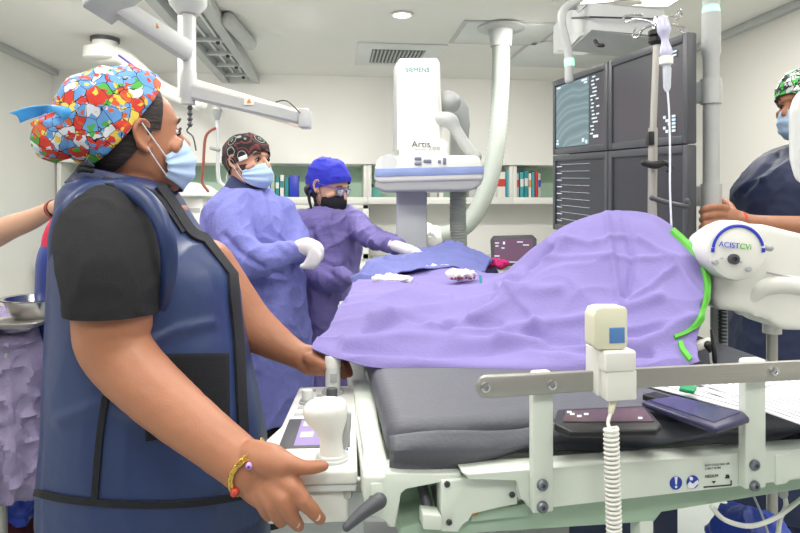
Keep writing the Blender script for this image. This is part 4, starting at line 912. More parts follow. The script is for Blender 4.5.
# ================================================================ drapes
rows = [
 [(312, 348, 1.30), (338, 358, 1.27), (375, 367, 1.25), (430, 370, 1.25), (500, 373, 1.24), (570, 373, 1.23), (630, 372, 1.22), (678, 367, 1.22), (700, 359, 1.22)],
 [(313, 343, 1.32), (341, 351, 1.29), (378, 357, 1.27), (432, 358, 1.27), (502, 361, 1.26), (570, 360, 1.25), (630, 358, 1.24), (681, 352, 1.24), (697, 348, 1.24)],
 [(321, 336, 1.37), (350, 340, 1.35), (388, 344, 1.35), (440, 345, 1.36), (505, 342, 1.36), (570, 336, 1.34), (630, 332, 1.33), (680, 328, 1.31), (698, 334, 1.30)],
 [(334, 326, 1.46), (362, 318, 1.46), (400, 316, 1.48), (450, 314, 1.5), (510, 304, 1.49), (570, 297, 1.45), (630, 293, 1.43), (682, 290, 1.40), (707, 300, 1.40)],
 [(345, 303, 1.65), (373, 296, 1.68), (411, 293, 1.70), (455, 290, 1.70), (506, 285, 1.64), (570, 255, 1.58), (630, 250, 1.54), (680, 256, 1.50), (709, 275, 1.50)],
 [(352, 290, 1.85), (386, 283, 1.88), (422, 279, 1.90), (462, 276, 1.88), (500, 273, 1.78), (548, 238, 1.70), (602, 222, 1.66), (654, 224, 1.62), (696, 252, 1.60)],
 [(358, 285, 2.0), (394, 278, 2.03), (428, 274, 2.06), (466, 272, 2.03), (504, 277, 1.95), (560, 240, 1.82), (622, 226, 1.79), (664, 230, 1.74), (690, 258, 1.70)],
 [(362, 288, 2.08), (398, 282, 2.12), (432, 280, 2.16), (470, 282, 2.12), (518, 288, 2.0), (575, 285, 1.92), (625, 290, 1.88), (668, 292, 1.84), (690, 300, 1.80)]]
bm = sheet([[W(*q) for q in r] for r in rows], 26, 28)
wr = wrinkle(.015, 4.2, (RT*.9+UP*.35).normalized(), .5, .9, 3)
cre = seglist([([(446, 332), (490, 306), (530, 272), (552, 250)], 4.5, -.009), ([(345, 350), (430, 354), (530, 349), (600, 355), (650, 350)], 3, -.007), ([(470, 322), (512, 296), (548, 262), (566, 244)], 6, .008), ([(530, 335), (600, 345), (660, 330)], 5, -.007), ([(624, 222), (632, 262), (626, 300)], 3.5, -.005), ([(365, 335), (400, 325), (460, 330), (500, 326)], 4, -.006), ([(455, 338), (520, 326), (590, 318), (660, 300)], 5, .007), ([(372, 322), (440, 308), (512, 296), (560, 292)], 5, .007), ([(500, 345), (560, 352), (640, 344), (690, 322)], 6, .010), ([(608, 222), (611, 250), (615, 275), (618, 300)], 3.5, .006),
   ([(540, 262), (600, 258), (660, 262)], 3, .004), ([(560, 240), (590, 246), (625, 236)], 3, .004), ([(345, 345), (400, 340), (470, 346), (540, 342)], 6, .010), ([(500, 290), (530, 312), (540, 330)], 4, .006), ([(640, 240), (672, 262), (700, 300)], 4, .007), ([(620, 305), (650, 290), (672, 272)], 3, .005), ([(350, 305), (400, 296), (450, 300)], 4, .006), ([(420, 285), (470, 290), (530, 275)], 4, .006), ([(430, 330), (470, 322), (500, 300), (520, 272)], 6, .008)])
def drf(p): 
    x, y = pxof(p); k = max(.15, min(1, (372-y)/22)); return wr(p)*k+cre(p)*1.7
displace(bm, drf)
dr = single('patient_drape', bm, M['drape'], 'large lilac surgical drape tented over the patient on the table', 'drape'); solid(dr, .003)
bv = bvh(dr)
dp = thing('x', 'x', 'x', (0, 0, 0)); bpy.data.objects.remove(dp)
for gp in ([(671, 231), (685, 244), (700, 261), (706, 282), (704.5, 303), (698, 320), (688, 331), (674, 338)], [(680, 343), (683, 352), (690, 361)]):
    bm = strip(B(), bv, gp, 4.4, lift=.006, th=.004)
    if len(bm.verts) > 4: part('green_edge', bm, M['limeg'], dr, 'lime green adhesive edge')
rows = [[(348, 312, 1.95), (358, 298, 1.97), (372, 288, 1.98), (398, 281, 2.0), (425, 277, 2.02), (455, 275, 2.03), (480, 278, 2.03)],
 [(350, 296, 2.0), (362, 282, 2.06), (376, 273, 2.12), (400, 266, 2.18), (428, 262, 2.24), (456, 264, 2.22), (486, 270, 2.2)],
 [(354, 283, 2.1), (368, 270, 2.15), (386, 262, 2.24), (408, 256, 2.35), (432, 252, 2.42), (458, 254, 2.42), (490, 264, 2.38)],
 [(362, 280, 2.2), (380, 266, 2.3), (398, 258, 2.38), (420, 252, 2.5), (443, 246, 2.58), (462, 246, 2.58), (494, 262, 2.5)],
 [(370, 300, 2.3), (386, 290, 2.4), (404, 284, 2.48), (426, 276, 2.6), (446, 270, 2.68), (466, 270, 2.68), (498, 280, 2.6)]]
bm = sheet([[W(*q) for q in r] for r in rows], 10, 10); displace(bm, wrinkle(.022, 8, (RT*.8-FW*.6).normalized(), .4, .8, 8))
bd = single('blue_drape', bm, M['bdrape'], 'blue surgical drape bunched at the far end of the table', 'drape'); solid(bd, .003)
# body under drape so nothing floats
def crumple(px, py, D, w, h, d, m, name, lab, cat, seed, grp=None):
    bm = B(); ball(bm, W(px, py, D), 1, w, d, h); bm = rem(bm, .005, 1, wrinkle(.010, 28, None, .5, .8, seed)); return single(name, bm, m, lab, cat, grp)
crumple(462, 275, 1.82, .045, .014, .03, M['gauze'], 'gauze_pad', 'white crumpled gauze lying on the lilac drape', 'gauze', 1, 'gauze on the drape')
crumple(392, 279, 1.86, .062, .010, .03, M['gauze'], 'gauze_pad', 'long white gauze on the drape edge near the woman in blue cap', 'gauze', 2, 'gauze on the drape')
crumple(440, 268, 2.08, .05, .009, .02, M['gauze'], 'gauze_pad', 'thin gauze strip in front of the bunched blue drape', 'gauze', 5, 'gauze on the drape')
bm = B()
for k in range(9): ball(bm, onZ(0, 300, 1) if False else W(452+k*2.7+random.uniform(-1, 1), 278+random.uniform(-.6, .8), 1.78), .0035)
part('blood_specks', bm, mat('blood', (120, 30, 40), .4), bpy.data.objects['gauze_pad'])
crumple(497, 264, 2.5, .045, .020, .05, M['pinkc'], 'pink_bundle', 'magenta cloth bundle in front of the small screen', 'cloth', 4)
single('clamp_tip', tube(B(), [W(480, 276, 1.75), W(481, 283, 1.74)], .004, 8, 1), M['teal'], 'tiny teal clip standing on the lilac drape', 'clip')
# ================================================================ left instrument table
ti = thing('instrument_table', 'instrument table wrapped in crumpled mauve drape at left edge', 'table', W(-40, 400, 1.95))
bm = B(); c = W(-70, 205, 2.0); c.z = 0
pbox(bm, Vector((c.x, c.y, .95)), RT*.40, FW*.24, UP*.012, .006)
part('table_top', bm, M['steel'], ti)
for sx in (-.36, .36):
    for sy in (-.2, .2): part('leg', cyl(B(), Vector((c.x, c.y, .001))+RT*sx+FW*sy, Vector((c.x, c.y, .965))+RT*sx+FW*sy, .014), M['steel'], ti)
bm = B()
def ringp(z, gx, gy, n=90, am=0):
    out = []
    for j in range(n):
        t_ = 2*math.pi*j/n; x = math.copysign(abs(math.cos(t_))**.35, math.cos(t_)); y = math.copysign(abs(math.sin(t_))**.35, math.sin(t_))
        out.append(Vector((c.x, c.y, z))+RT*(x*(gx+am*math.sin(t_*17)))+FW*(y*(gy+am*math.cos(t_*19))))
    return out
ring_skin(bm, [ringp(.53, .45, .30, am=.02), ringp(.54, .46, .31, am=.02), ringp(.65, .46, .31, am=.018), ringp(.78, .45, .30, am=.012), ringp(.9, .445, .29, am=.006), ringp(.985, .44, .285), ringp(1.006, .425, .27), ringp(1.008, .3, .2), ringp(1.009, .1, .1)])
bm = rem(bm, .012, 1, wrinkle(.018, 13, None, .5, .5, 9)); single('table_wrap', bm, M['wrap'], 'crumpled mauve sterile wrap covering the instrument table', 'wrap')
Db = 1.86; bc = W(36, 322, Db)
bm = B(); lathe(bm, [(.0, 0), (.03, .0), (.05, .008), (.072, .035), (.085, .068), (.1, .072), (.1, .075), (.083, .073), (.068, .038), (.045, .012), (.0, .006)], bc, UP, 40, False); single('steel_bowl', bm, M['chrome'], 'shiny steel bowl on the mauve wrapped table', 'bowl')
tr = W(5, 326, 1.8)
bm = B(); loft(bm, [(tr+UP*0, RT*.1, FW*.05), (tr+UP*.014, RT*.115, FW*.06), (tr+UP*.016, RT*.11, FW*.056)], 30, 2, 3); single('kidney_dish', bm, M['steel'], 'shallow steel tray in front of the bowl', 'tray')
bm = B(); ball(bm, W(24, 490, 1.95), .09, .62, .8, 1.1); bm = rem(bm, .008, 1, wrinkle(.02, 14, None, .5, .4, 3)); single('plastic_bag', bm, M['bag'], 'bright blue plastic bag hanging under the wrapped table', 'bag')
bm = B(); loft(bm, [(W(5, 540, 2.0)+UP*z, RT*(.10-.03*abs(z-.1)), FW*.1) for z in (-.3, -.2, -.1, 0, .1, .2)], 30, 4); bm = rem(bm, .01, 1, wrinkle(.014, 9, None, .5, .6, 5))
single('linen_bag', bm, M['dred'], 'dark red linen bag on the floor at the lower left corner', 'bag')
# ================================================================ people
HS = [(-.118, .035, .066, .02), (-.108, .005, .082, .040), (-.088, -.028, .088, .056), (-.06, -.062, .092, .065), (-.03, -.083, .092, .071), (0, -.094, .090, .075), (.03, -.098, .093, .077), (.06, -.094, .086, .073), (.085, -.078, .066, .060), (.103, -.05, .04, .040), (.112, -.02, .012, .014)]
def hmat(c, yaw, pitch=0, roll=0):
    """yaw: degrees from picture-right, positive = turned away from the camera; pitch positive = looking down"""
    yw, pt = math.radians(yaw), math.radians(pitch)
    h = RT*math.cos(yw)+FW*math.sin(yw); x = h*math.cos(pt)-UP*math.sin(pt); z = UP*math.cos(pt)+h*math.sin(pt)
    if roll: q = Matrix.Rotation(math.radians(roll), 3, x); z = q @ z
    y = z.cross(x)
    return Matrix(((x.x, y.x, z.x, c.x), (x.y, y.y, z.y, c.y), (x.z, y.z, z.z, c.z), (0, 0, 0, 1)))
def tf(M_, x, y, z): return M_ @ Vector((x, y, z))
def head_loft(bm, M_, inf=0, secs=HS, seg=36, sub=4, top=0, back=0):
    R3 = M_.to_3x3(); L = []
    for z, xb, xf, w in secs:
        k = max(0, z/.1)
        xb2 = xb-inf-back*(1 if z > -.02 else 0); xf2 = xf+inf
        L.append((tf(M_, (xb2+xf2)/2, 0, z*(1+inf*4)+top*k), R3 @ Vector(((xf2-xb2)/2, 0, 0)), R3 @ Vector((0, w+inf, 0))))
    return loft(bm, L, seg, sub, 2.15)
def head(bm, M_, ears=True):
    """closed pieces that fuse into the body"""
    head_loft(bm, M_)
    R3 = M_.to_3x3()
    tube(bm, [tf(M_, .088, 0, .012), tf(M_, .098, 0, -.008), tf(M_, .108, 0, -.026), tf(M_, .106, 0, -.034)], [.008, .009, .012, .010], 10, 4)
    for s in (-1, 1): ball(bm, tf(M_, .098, s*.012, -.033), .008)
    tube(bm, [tf(M_, .085, -.032, .022), tf(M_, .092, 0, .024), tf(M_, .085, .032, .022)], .008, 10, 4)
    for s in (-1, 1): tube(bm, [tf(M_, .07, s*.05, -.02), tf(M_, .055, s*.062, -.03)], .012, 10, 2)
    tube(bm, [tf(M_, .085, -.02, -.062), tf(M_, .091, 0, -.062), tf(M_, .085, .02, -.062)], .007, 8, 3)
    tube(bm, [tf(M_, .085, -.015, -.072), tf(M_, .09, 0, -.072), tf(M_, .085, .015, -.072)], .007, 8, 3)
    if ears:
        for s in (-1, 1):
            o = .079
            tube(bm, [tf(M_, .010, s*(o-.002), .012), tf(M_, .004, s*(o+.004), .026), tf(M_, -.010, s*(o+.008), .030), tf(M_, -.022, s*(o+.010), .018), tf(M_, -.024, s*(o+.009), 0), tf(M_, -.015, s*(o+.005), -.018), tf(M_, -.004, s*(o), -.028), tf(M_, .004, s*(o-.004), -.022)], [.004, .0045, .005, .005, .0045, .005, .006, .004], 8, 4)
            pbox(bm, tf(M_, -.009, s*(o-.004), .003), R3 @ Vector((.012, 0, 0)), R3 @ Vector((-.001, s*.007, 0)), R3 @ Vector((0, 0, .024)), .003)
            tube(bm, [tf(M_, .006, s*(o-.001), -.004), tf(M_, .002, s*(o+.002), -.010)], .004, 8, 2)
def eyesockets(M_):
    Mi = M_.inverted(); es = [Vector((.092, s*.031, .002)) for s in (-1, 1)]
    def f(p):
        q = Mi @ p
        if q.length > .2: return 0
        h = 0
        for e in es: h -= .009*math.exp(-((q-e).length/.014)**2)
        return h
    return f
def face_parts(root, M_, lid=True, brows=True, sides=(-1, 1)):
    for s in sides:
        ey = part('eye', ball(B(), tf(M_, .0765, s*.031, .002), .0118, 1, 1, .5, M_), M['eye'], root); part('iris', ball(B(), tf(M_, .0828, s*.031, .001), .0072), M['iris'], ey)
        part('upper_lid', tube(B(), [tf(M_, .081, s*.045, .002), tf(M_, .088, s*.038, .0075), tf(M_, .0905, s*.030, .008), tf(M_, .088, s*.02, .004)], .0022, 8, 4), M['hair'], root, 'dark lashes')
        if brows: part('eyebrow', tube(B(), [tf(M_, .089, s*.014, .020), tf(M_, .094, s*.028, .027), tf(M_, .085, s*.046, .024), tf(M_, .078, s*.052, .018)], [.002, .003, .0026, .0014], 8, 4, True, (M_.to_3x3() @ Vector((0, 0, 1)), .9)), M['hair'], root)
def mask(root, M_, m, zt=-.012, zb=-.122, ear=True, pleat=True, bulge=.016, thm=72):
    rows = []; nt, nv = 24, 20
    for j in range(nv+1):
        v = j/nv; row = []
        for i in range(nt+1):
            th = (i/nt*2-1)*math.radians(thm); k = abs(i/nt*2-1)
            zt_ = zt-.030*k**1.3; zb_ = zb+.040*k**2
            z = zt_+(zb_-zt_)*v
            a = .098+bulge*math.sin(math.pi*min(1, v*1.1))*(1-k**2)+.008*(1-v)*math.exp(-(k*4)**2)-.018*max(0, v-.8)/.2
            b = .080+.002*math.sin(math.pi*v)-.016*max(0, v-.55)
            pl = (.0022*math.sin(v*math.pi*2*3.0) if pleat and .12 < v < .9 else 0)
            row.append(tf(M_, (a+pl)*math.cos(th), (b+pl)*math.sin(th), z))
        rows.append(row)
    bm = sheet(rows, 1, 1); o = part('face_mask', bm, m, root, 'disposable face mask'); solid(o, .0015)
    if ear:
        for s in (-1, 1):
            th = math.radians(thm); c_, s_ = math.cos(th), math.sin(th)
            part('ear_loop', tube(B(), [tf(M_, .098*c_, s*.082*s_, zt-.031), tf(M_, .010, s*.083, -.006), tf(M_, -.006, s*.086, .024)], .0013, 6, 4), M['loop'] if m is M['mask'] else M['bmask'], o)
            part('ear_loop', tube(B(), [tf(M_, .09*c_, s*.074*s_, zb+.041), tf(M_, .010, s*.080, -.050), tf(M_, -.004, s*.084, -.022)], .0013, 6, 4), M['loop'] if m is M['mask'] else M['bmask'], o)
    return o
def cut(bm, p, n):
    bmesh.ops.bisect_plane(bm, geom=bm.verts[:]+bm.edges[:]+bm.faces[:], plane_co=p, plane_no=n, clear_outer=True)
def shell(M_, inf, planes, top=0, back=0, fn=None, seg=60, sub=8):
    bm = head_loft(B(), M_, inf, HS, seg, sub, top, back)
    bmesh.ops.recalc_face_normals(bm, faces=bm.faces[:])
    if fn: displace(bm, fn)
    R3 = M_.to_3x3()
    for p, n in planes: cut(bm, tf(M_, *p), R3 @ Vector(n))
    return bm
def legs(root, px, D, m, ztop, shoe=True, sep=.1, ax=None, name='trousers'):
    c = W(px, 205, D); ax = ax or FW; fx = RT
    bm = B()
    for s in (-1, 1): tube(bm, [Vector((c.x, c.y, ztop))+ax*s*sep*.8, Vector((c.x, c.y, ztop*.5))+ax*s*sep, Vector((c.x, c.y, .1))+ax*s*sep], [.11, .085, .07], 16, 4)
    part(name, rem(bm, .012, 3), m, root)
    for s in (-1, 1):
        bm = B(); q = Vector((c.x, c.y, .045))+ax*s*sep
        loft(bm, [(q-UP*.044, fx*.13, ax*.045), (q, fx*.135, ax*.048), (q+UP*.03-fx*.03, fx*.09, ax*.042), (q+UP*.055-fx*.06, fx*.04, ax*.03)], 20, 3)
        bmesh.ops.translate(bm, verts=bm.verts[:], vec=fx*.05); part('shoe', bm, M['shoe'], root)
def person(label, px, D):
    c = W(px, 205, D); return thing('person', label, 'person', Vector((c.x, c.y, 0)))
def fing(bm, L, seg=12): return limb(bm, L, seg, 5)
# ---------------------------------------------------------------- foreground woman
P1 = person('person in colourful patterned cap and navy lead vest at the control console', 140, 1.24)
H1 = hmat(W(131, 139, 1.235), 43, -11)
bm = B(); head(bm, H1)
limb(bm, [(136, 150, 1.24, 27), (134, 180, 1.24, 29), (130, 215, 1.25, 36)])
cloft(bm, [(205, 80, 180, 1.25, .14), (260, 70, 195, 1.25, .15), (400, 65, 225, 1.25, .16), (520, 60, 235, 1.25, .16)], 30, 4)
# near arm
limb(bm, [(112, 228, 1.12, 42), (113, 280, 1.07, 41), (113, 320, 1.05, 38.5), (114, 342, 1.045, 36), (130, 368, 1.035, 33), (170, 406, 1.00, 30), (212, 440, .965, 26.5), (240, 462, .945, 25), (252, 470, .94, 25)], 28, 8)
hb2 = B()
limb(bm, [(248, 467, .94, 25), (262, 478, .93, 28), (277, 487, .92, 27), (288, 491, .912, 20)], 22, 6, (FW, .62))
limb(bm, [(252, 455, .93, 15), (270, 461, .915, 17), (284, 466, .905, 14)], 18, 5)
fing(bm, [(268, 460, .91, 12), (288, 463.5, .9, 9.5), (304, 467.5, .895, 7.5), (316, 467, .893, 6.8), (324, 466, .893, 5.6)])        # thumb
fing(bm, [(280, 478, .905, 12), (293, 487, .89, 9.8), (303, 500, .885, 8.6), (313, 511, .888, 7.6), (320, 519, .895, 6.3)])        # index
fing(bm, [(274, 488, .905, 12), (284, 500, .885, 9.6), (289, 512, .885, 8.4), (295, 521, .89, 7.4), (299, 526, .90, 6)])
fing(bm, [(266, 492, .91, 11), (273, 504, .895, 9.0), (277, 514, .895, 8), (281, 521, .90, 7)])
fing(bm, [(255, 492, .92, 11), (262, 502, .91, 8.2), (266, 511, .912, 7), (269, 516, .92, 6)])
# far arm
limb(bm, [(205, 268, 1.36, 30), (232, 305, 1.37, 27), (250, 325, 1.37, 24), (275, 342, 1.36, 18), (294, 353, 1.345, 13.5), (304, 358, 1.335, 13)], 24, 8)
limb(bm, [(300, 356, 1.338, 13), (312, 361, 1.33, 15), (323, 364, 1.32, 12)], 18, 5, (FW, .7))
fing(bm, [(316, 356, 1.33, 7), (326, 354, 1.34, 6), (338, 357, 1.35, 5.5), (346, 366, 1.35, 5), (349, 374, 1.345, 4.2)])
fing(bm, [(318, 360, 1.325, 7), (330, 361, 1.33, 6), (341, 366, 1.335, 5.5), (344, 376, 1.33, 4.5)])
fing(bm, [(314, 366, 1.315, 7), (322, 370, 1.305, 6), (328, 372, 1.30, 5)])
fing(bm, [(310, 359, 1.31, 7), (320, 363, 1.295, 6), (326, 366, 1.29, 5)])
bm = rem(bm, .0032, 6)
kn = [(W(294, 488, .885), .0025), (W(285, 499, .878), .0025), (W(304, 501, .878), .0015), (W(289, 512, .878), .0015)]
es1 = eyesockets(H1)
displace(bm, lambda p: es1(p)+sum(a*math.exp(-((p-k).length/.007)**2) for k, a in kn)+.0006*noise.noise(p*60))
part('body', bm, M['skin'], P1)
for L in ([(318.5, 464.2), (324, 465), (324.5, 467), (319, 467)],): pass
for x, y, D, r in ((317, 517, .884, 3.6), (296.5, 524, .884, 3.4)):
    bm = B(); ball(bm, W(x, y, D), r*D/FPX, 1, .35, 1.2, Matrix.Rotation(0, 4, 'Z')); part('fingernail', bm, mat('nail', (222, 190, 178), .25), P1)
face_parts(P1, H1)
mask(P1, H1, M['mask'], bulge=.02)
# hair
hfn = lambda p: .0012*noise.noise(p*90)
part('hair', shell(H1, .005, [((.046, 0, .05), (1, 0, -.35)), ((.0, 0, -.078), (0, 0, -1)), ((-.016, 0, -.02), (.8, 0, -.85))], fn=hfn), M['hair'], P1, 'dark hair at nape and temple')
part('temple_hair', shell(H1, .004, [((.046, 0, .05), (1, 0, -.35)), ((.0, 0, .008), (0, 0, -1)), ((-.01, 0, 0), (-1, 0, 0))], fn=hfn), M['hair'], P1)
bm = B(); limb(bm, [(92, 148, 1.22, 16), (100, 162, 1.22, 15), (112, 172, 1.22, 12)], 16, 4); part('nape_hair', rem(bm, .005, 3, hfn), M['hair'], P1)
# cap
cw = wrinkle(.006, 16, None, .5, .7, 5)
bm = shell(H1, .012, [((.056, 0, .094), (.68, 0, -.73))], .022, .018, fn=cw)
cap = part('patterned_cap', bm, M['fcap'], P1, 'cap printed with a colourful patchwork of shapes'); solid(cap, .003)
bm = B(); limb(bm, [(84, 124, 1.18, 16), (68, 132, 1.16, 23), (54, 137, 1.16, 18)], 24, 6); ball(bm, W(57, 136, 1.16), .043, 1.0, .95, 1.1)
part('cap_bun', rem(bm, .004, 4, wrinkle(.006, 22, None, .5, .6, 2)), M['fcap'], P1, 'patterned bun pouch of the cap')
bm = B()
ring = [W(54, 108, 1.13), W(64, 112, 1.115), W(71, 117, 1.12), W(76, 124, 1.13), W(79, 131, 1.14)]
tube(bm, ring, [.006, .010, .013, .009, .005], 12, 6, True, (FW, .5)); part('cap_ribbon', bm, M['ribbon'], P1, 'sky blue ribbon knot')
rows = [[W(62, 109, 1.13), W(54, 106, 1.13), W(46, 105, 1.15), W(28, 107, 1.14), (W(9, 113, 1.13))], [W(62, 112, 1.13), W(54, 109, 1.13), W(46, 110, 1.155), W(30, 112, 1.145), W(17, 116, 1.135)], [W(62, 115, 1.13), W(54, 112, 1.13), W(46, 114, 1.16), W(32, 118, 1.15), W(20, 123, 1.14)]]
rb = part('ribbon_tail', sheet(rows, 5, 3), M['ribbon'], P1, 'loose sky blue ribbon end'); solid(rb, .0015)
# vest
vs = [(180, 86, 156, 1.24, 0.1), (187, 78, 168, 1.24, 0.15), (200, 75, 175, 1.24, 0.185), (218, 73, 186, 1.24, 0.18000000000000002), (240, 68, 201, 1.24, 0.185), (262, 66, 223, 1.24, 0.19), (285, 65, 235, 1.24, 0.19), (320, 64, 240, 1.24, 0.19), (360, 63, 248, 1.24, 0.195), (410, 59, 257, 1.24, 0.2), (460, 55, 264, 1.24, 0.20500000000000002), (503, 53, 269, 1.24, 0.20500000000000002)]
bm = cloft(B(), vs, 56, 6, 2.4, .12)
bm = rem(bm, .0065, 6, lambda p: wrinkle(.004, 6, UP, .35, .9, 4)(p)+seglist([([(148, 345), (175, 330), (212, 322)], 5, .006), ([(60, 420), (100, 405), (150, 415)], 7, .005)])(p))
vest = part('lead_vest', bm, M['vest'], P1, 'shiny navy blue lead apron vest')
bm = cloft(B(), [(498, 56, 264, 1.24, .195), (540, 54, 266, 1.24, .2), (640, 54, 266, 1.24, .2), (720, 58, 262, 1.24, .19), (760, 60, 260, 1.24, .18)], 48, 5, 2.4, .12)
part('lead_skirt', rem(bm, .010, 4, wrinkle(.006, 6, UP, .25, .9, 4)), M['vest'], P1, 'navy blue lead apron skirt')
bv1 = bvh(vest)
def sew(nm, pp, w, m, lab=None, lift=.002, th=.004):
    b_ = strip(B(), bv1, pp, w, lift=lift, th=th)
    if len(b_.verts) > 4: return part(nm, b_, m, P1, lab)
sew('hem_binding', [(36, 492), (70, 499), (130, 504), (190, 503), (235, 497), (262, 490)], 7, M['trim'], 'black hem binding')
sew('side_webbing', [(106, 396), (100, 440), (95, 500)], 6.5, M['trim'], 'black vertical webbing')
def patch(pp, nx, ny, m, nm, lab, lift=.003):
    (x0, y0), (x1, y1), (x2, y2), (x3, y3) = pp; rows = []
    for j in range(ny+1):
        r = []
        for i in range(nx+1):
            u, v = i/nx, j/ny; x = (x0*(1-u)+x1*u)*(1-v)+(x3*(1-u)+x2*u)*v; y = (y0*(1-u)+y1*u)*(1-v)+(y3*(1-u)+y2*u)*v
            h = hit(bv1, x, y, lift)
            if h is None: return
            r.append(h[0])
        rows.append(r)
    o = part(nm, sheet(rows, 1, 1), m, P1, lab); solid(o, .004); return o
patch([(146, 354), (228, 353), (229, 428), (146, 441)], 18, 18, M['velcro'], 'velcro_patch', 'black velcro panel')
sew('front_binding', [(158, 186), (172, 205), (190, 232), (206, 240), (222, 248), (230, 262), (233, 300), (237, 340), (240, 400), (243, 460), (243, 490)], 9, M['trim'], 'black edge binding', .003, .006)
patch([(184, 232), (214, 242), (226, 300), (196, 292)], 10, 10, M['velcro'], 'chest_strap', 'black chest strap panel', .004)
sew('shoulder_binding', [(92, 176), (112, 184), (140, 190), (165, 206), (184, 232)], 7, M['trim'], 'dark collar binding')
bm = B(); 
for k in range(2): limb(bm, [(79, 170, 1.12, 3), (84, 165+k*4, 1.11, 3.4), (92, 166+k*5, 1.11, 2.5)], 8, 4)
part('collar_tie', bm, M['trim'], P1, 'black collar tie')
# collar
rows = []
for k, (y, xl, xr, rd) in enumerate([(184, 74, 168, .135), (174, 80, 162, .112), (166, 85, 156, .098)]):
    a = RT*math.cos(.12)+FW*math.sin(.12); e = FW*math.cos(.12)-RT*math.sin(.12); c = W((xl+xr)/2, y, 1.235)
    rows.append([c+a*((xr-xl)/2*1.235/FPX)*math.cos(t_)+e*rd*math.sin(t_)-UP*(.03 if False else .028*(1+math.cos(t_))/2*(k > 0)) for t_ in [math.radians(q) for q in range(0, 361, 15)]])
co_ = part('vest_collar', sheet(rows, 2, 4), M['vest2'], P1, 'dark navy stand collar'); solid(co_, .006)
# t-shirt sleeve
bm = B(); limb(bm, [(117, 210, 1.17, 36), (112, 236, 1.10, 50), (113, 270, 1.055, 50), (112, 300, 1.045, 46), (112, 309, 1.045, 45)], 40, 8, None, 0, False)
bm = rem(bm, .005, 6, lambda p: wrinkle(.004, 11, None, .5, .8, 7)(p))
n_up = (UP*.96+RT*-.10).normalized(); bmesh.ops.bisect_plane(bm, geom=bm.verts[:]+bm.edges[:]+bm.faces[:], plane_co=W(112, 319, 1.045), plane_no=-(UP*1+RT*.04-FW*.0).normalized(), clear_outer=True)
sl = part('tshirt_sleeve', bm, M['tee'], P1, 'charcoal t-shirt sleeve'); solid(sl, .003)
bmx = B(); limb(bmx, [(112, 304, 1.045, 45.5), (112, 313, 1.045, 44.5)], 40, 3, None, 0, False); part('sleeve_hem', bmx, M['tee'], P1)
# armhole roll
bm = B(); pl = [(118, 186, 1.10), (88, 192, 1.08), (66, 214, 1.06), (57, 245, 1.08), (60, 285, 1.13), (72, 320, 1.17)]
tube(bm, [W(*q) for q in pl], [.012, .017, .018, .017, .014, .01], 14, 8, True, (FW, .6)); part('armhole_edge', bm, M['vest'], P1, 'rolled navy armhole edge')
bm = B(); pl = [(112, 187, 1.10), (136, 193, 1.07), (156, 212, 1.04), (167, 240, 1.03), (169, 270, 1.04), (163, 300, 1.06), (154, 322, 1.09)]
tube(bm, [W(*q) for q in pl], [.011, .016, .016, .015, .014, .012, .009], 14, 8, True, (FW, .6)); part('armhole_edge', bm, M['vest'], P1, 'rolled navy armhole edge')
legs(P1, 140, 1.24, M['scrub'], .62)
# bracelet
c = W(247, 465, .938); ax = (W(262, 474, .93)-W(232, 452, .945)).normalized()
u = ax.cross(FW).normalized(); v = ax.cross(u)
t = thing('gold_bracelet', 'gold chain bracelet with red and lilac beads on the wrist above the console', 'bracelet', c)
rw = .0415
P = [c+(u*math.cos(k*2*math.pi/44)*rw+v*math.sin(k*2*math.pi/44)*rw*.92)*1.0+ax*.004*math.sin(k*2*math.pi/44*3) for k in range(44)]
bm = B()
for k in range(44):
    a, b_ = P[k], P[(k+1) % 44]; d = (b_-a).normalized(); tube(bm, [a-d*.0015, b_+d*.0015], .0023 if k % 2 else .0032, 8, 1)
P2_ = [p+ax*.007*(1+.6*math.cos(k*.28)) for k, p in enumerate(P)]
for k in range(44): tube(bm, [P2_[k], P2_[(k+1) % 44]], .0016 if k % 2 else .0022, 7, 1)
part('chain', bm, M['gold'], t)
for px, py, m_, in ((259, 448, 'bead_red'), (254, 455, 'bead_pink'), (234, 485, 'bead_red'), (237, 480, 'bead_red')):
    q = W(px, py, .938); d = (q-c); d -= ax*d.dot(ax); d = d-FW*d.dot(FW)
    k = min(1, d.length/rw); q2 = c+d.normalized()*rw*k-FW*rw*.95*math.sqrt(max(0, 1-k*k))+ax*.004; 
    bm = B(); ball(bm, q2, .0055); part('bead', bm, M[m_], t)
    if m_ == 'bead_pink': part('bead_eye', ball(B(), q2-FW*.0042, .0024), M['blue'], t)
# ---------------------------------------------------------------- man
P2 = person('person in periwinkle gown and ring-patterned black cap with gloved hands folded', 255, 2.7)
H2 = hmat(W(248, 163, 2.7), -28, -6)
bm = B(); head(bm, H2); limb(bm, [(245, 172, 2.72, 13.5), (242, 190, 2.74, 15), (242, 205, 2.75, 20)])
bm = rem(bm, .0042, 4); es2 = eyesockets(H2); displace(bm, es2); b2_ = part('body', bm, M['skin2'], P2)
face_parts(P2, H2); mask(P2, H2, M['mask'], bulge=.02)
part('beard', shell(H2, .0025, [((.055, 0, -.02), (1, 0, .2)), ((.012, 0, 0), (-1, 0, -.15)), ((0, 0, -.015), (0, 0, 1))]), M['beard'], P2)
cp = part('ring_cap', shell(H2, .010, [((.09, 0, .032), (.42, 0, -.9))], .012, .008, fn=wrinkle(.004, 16, None, .5, .7, 6)), M['mcap'], P2, 'black cap with grey ring print'); solid(cp, .003)
part('cap_label', pbox(B(), W(243, 158, 2.605), RT*.018+UP*.007, FW*.002, UP*.009-RT*.002, .002), M['white'], P2, 'small white cap label')
part('cap_tie', tube(B(), [W(228, 172, 2.72), W(227, 180, 2.71), W(231, 186, 2.71)], .004, 8, 4), M['loop'], P2)
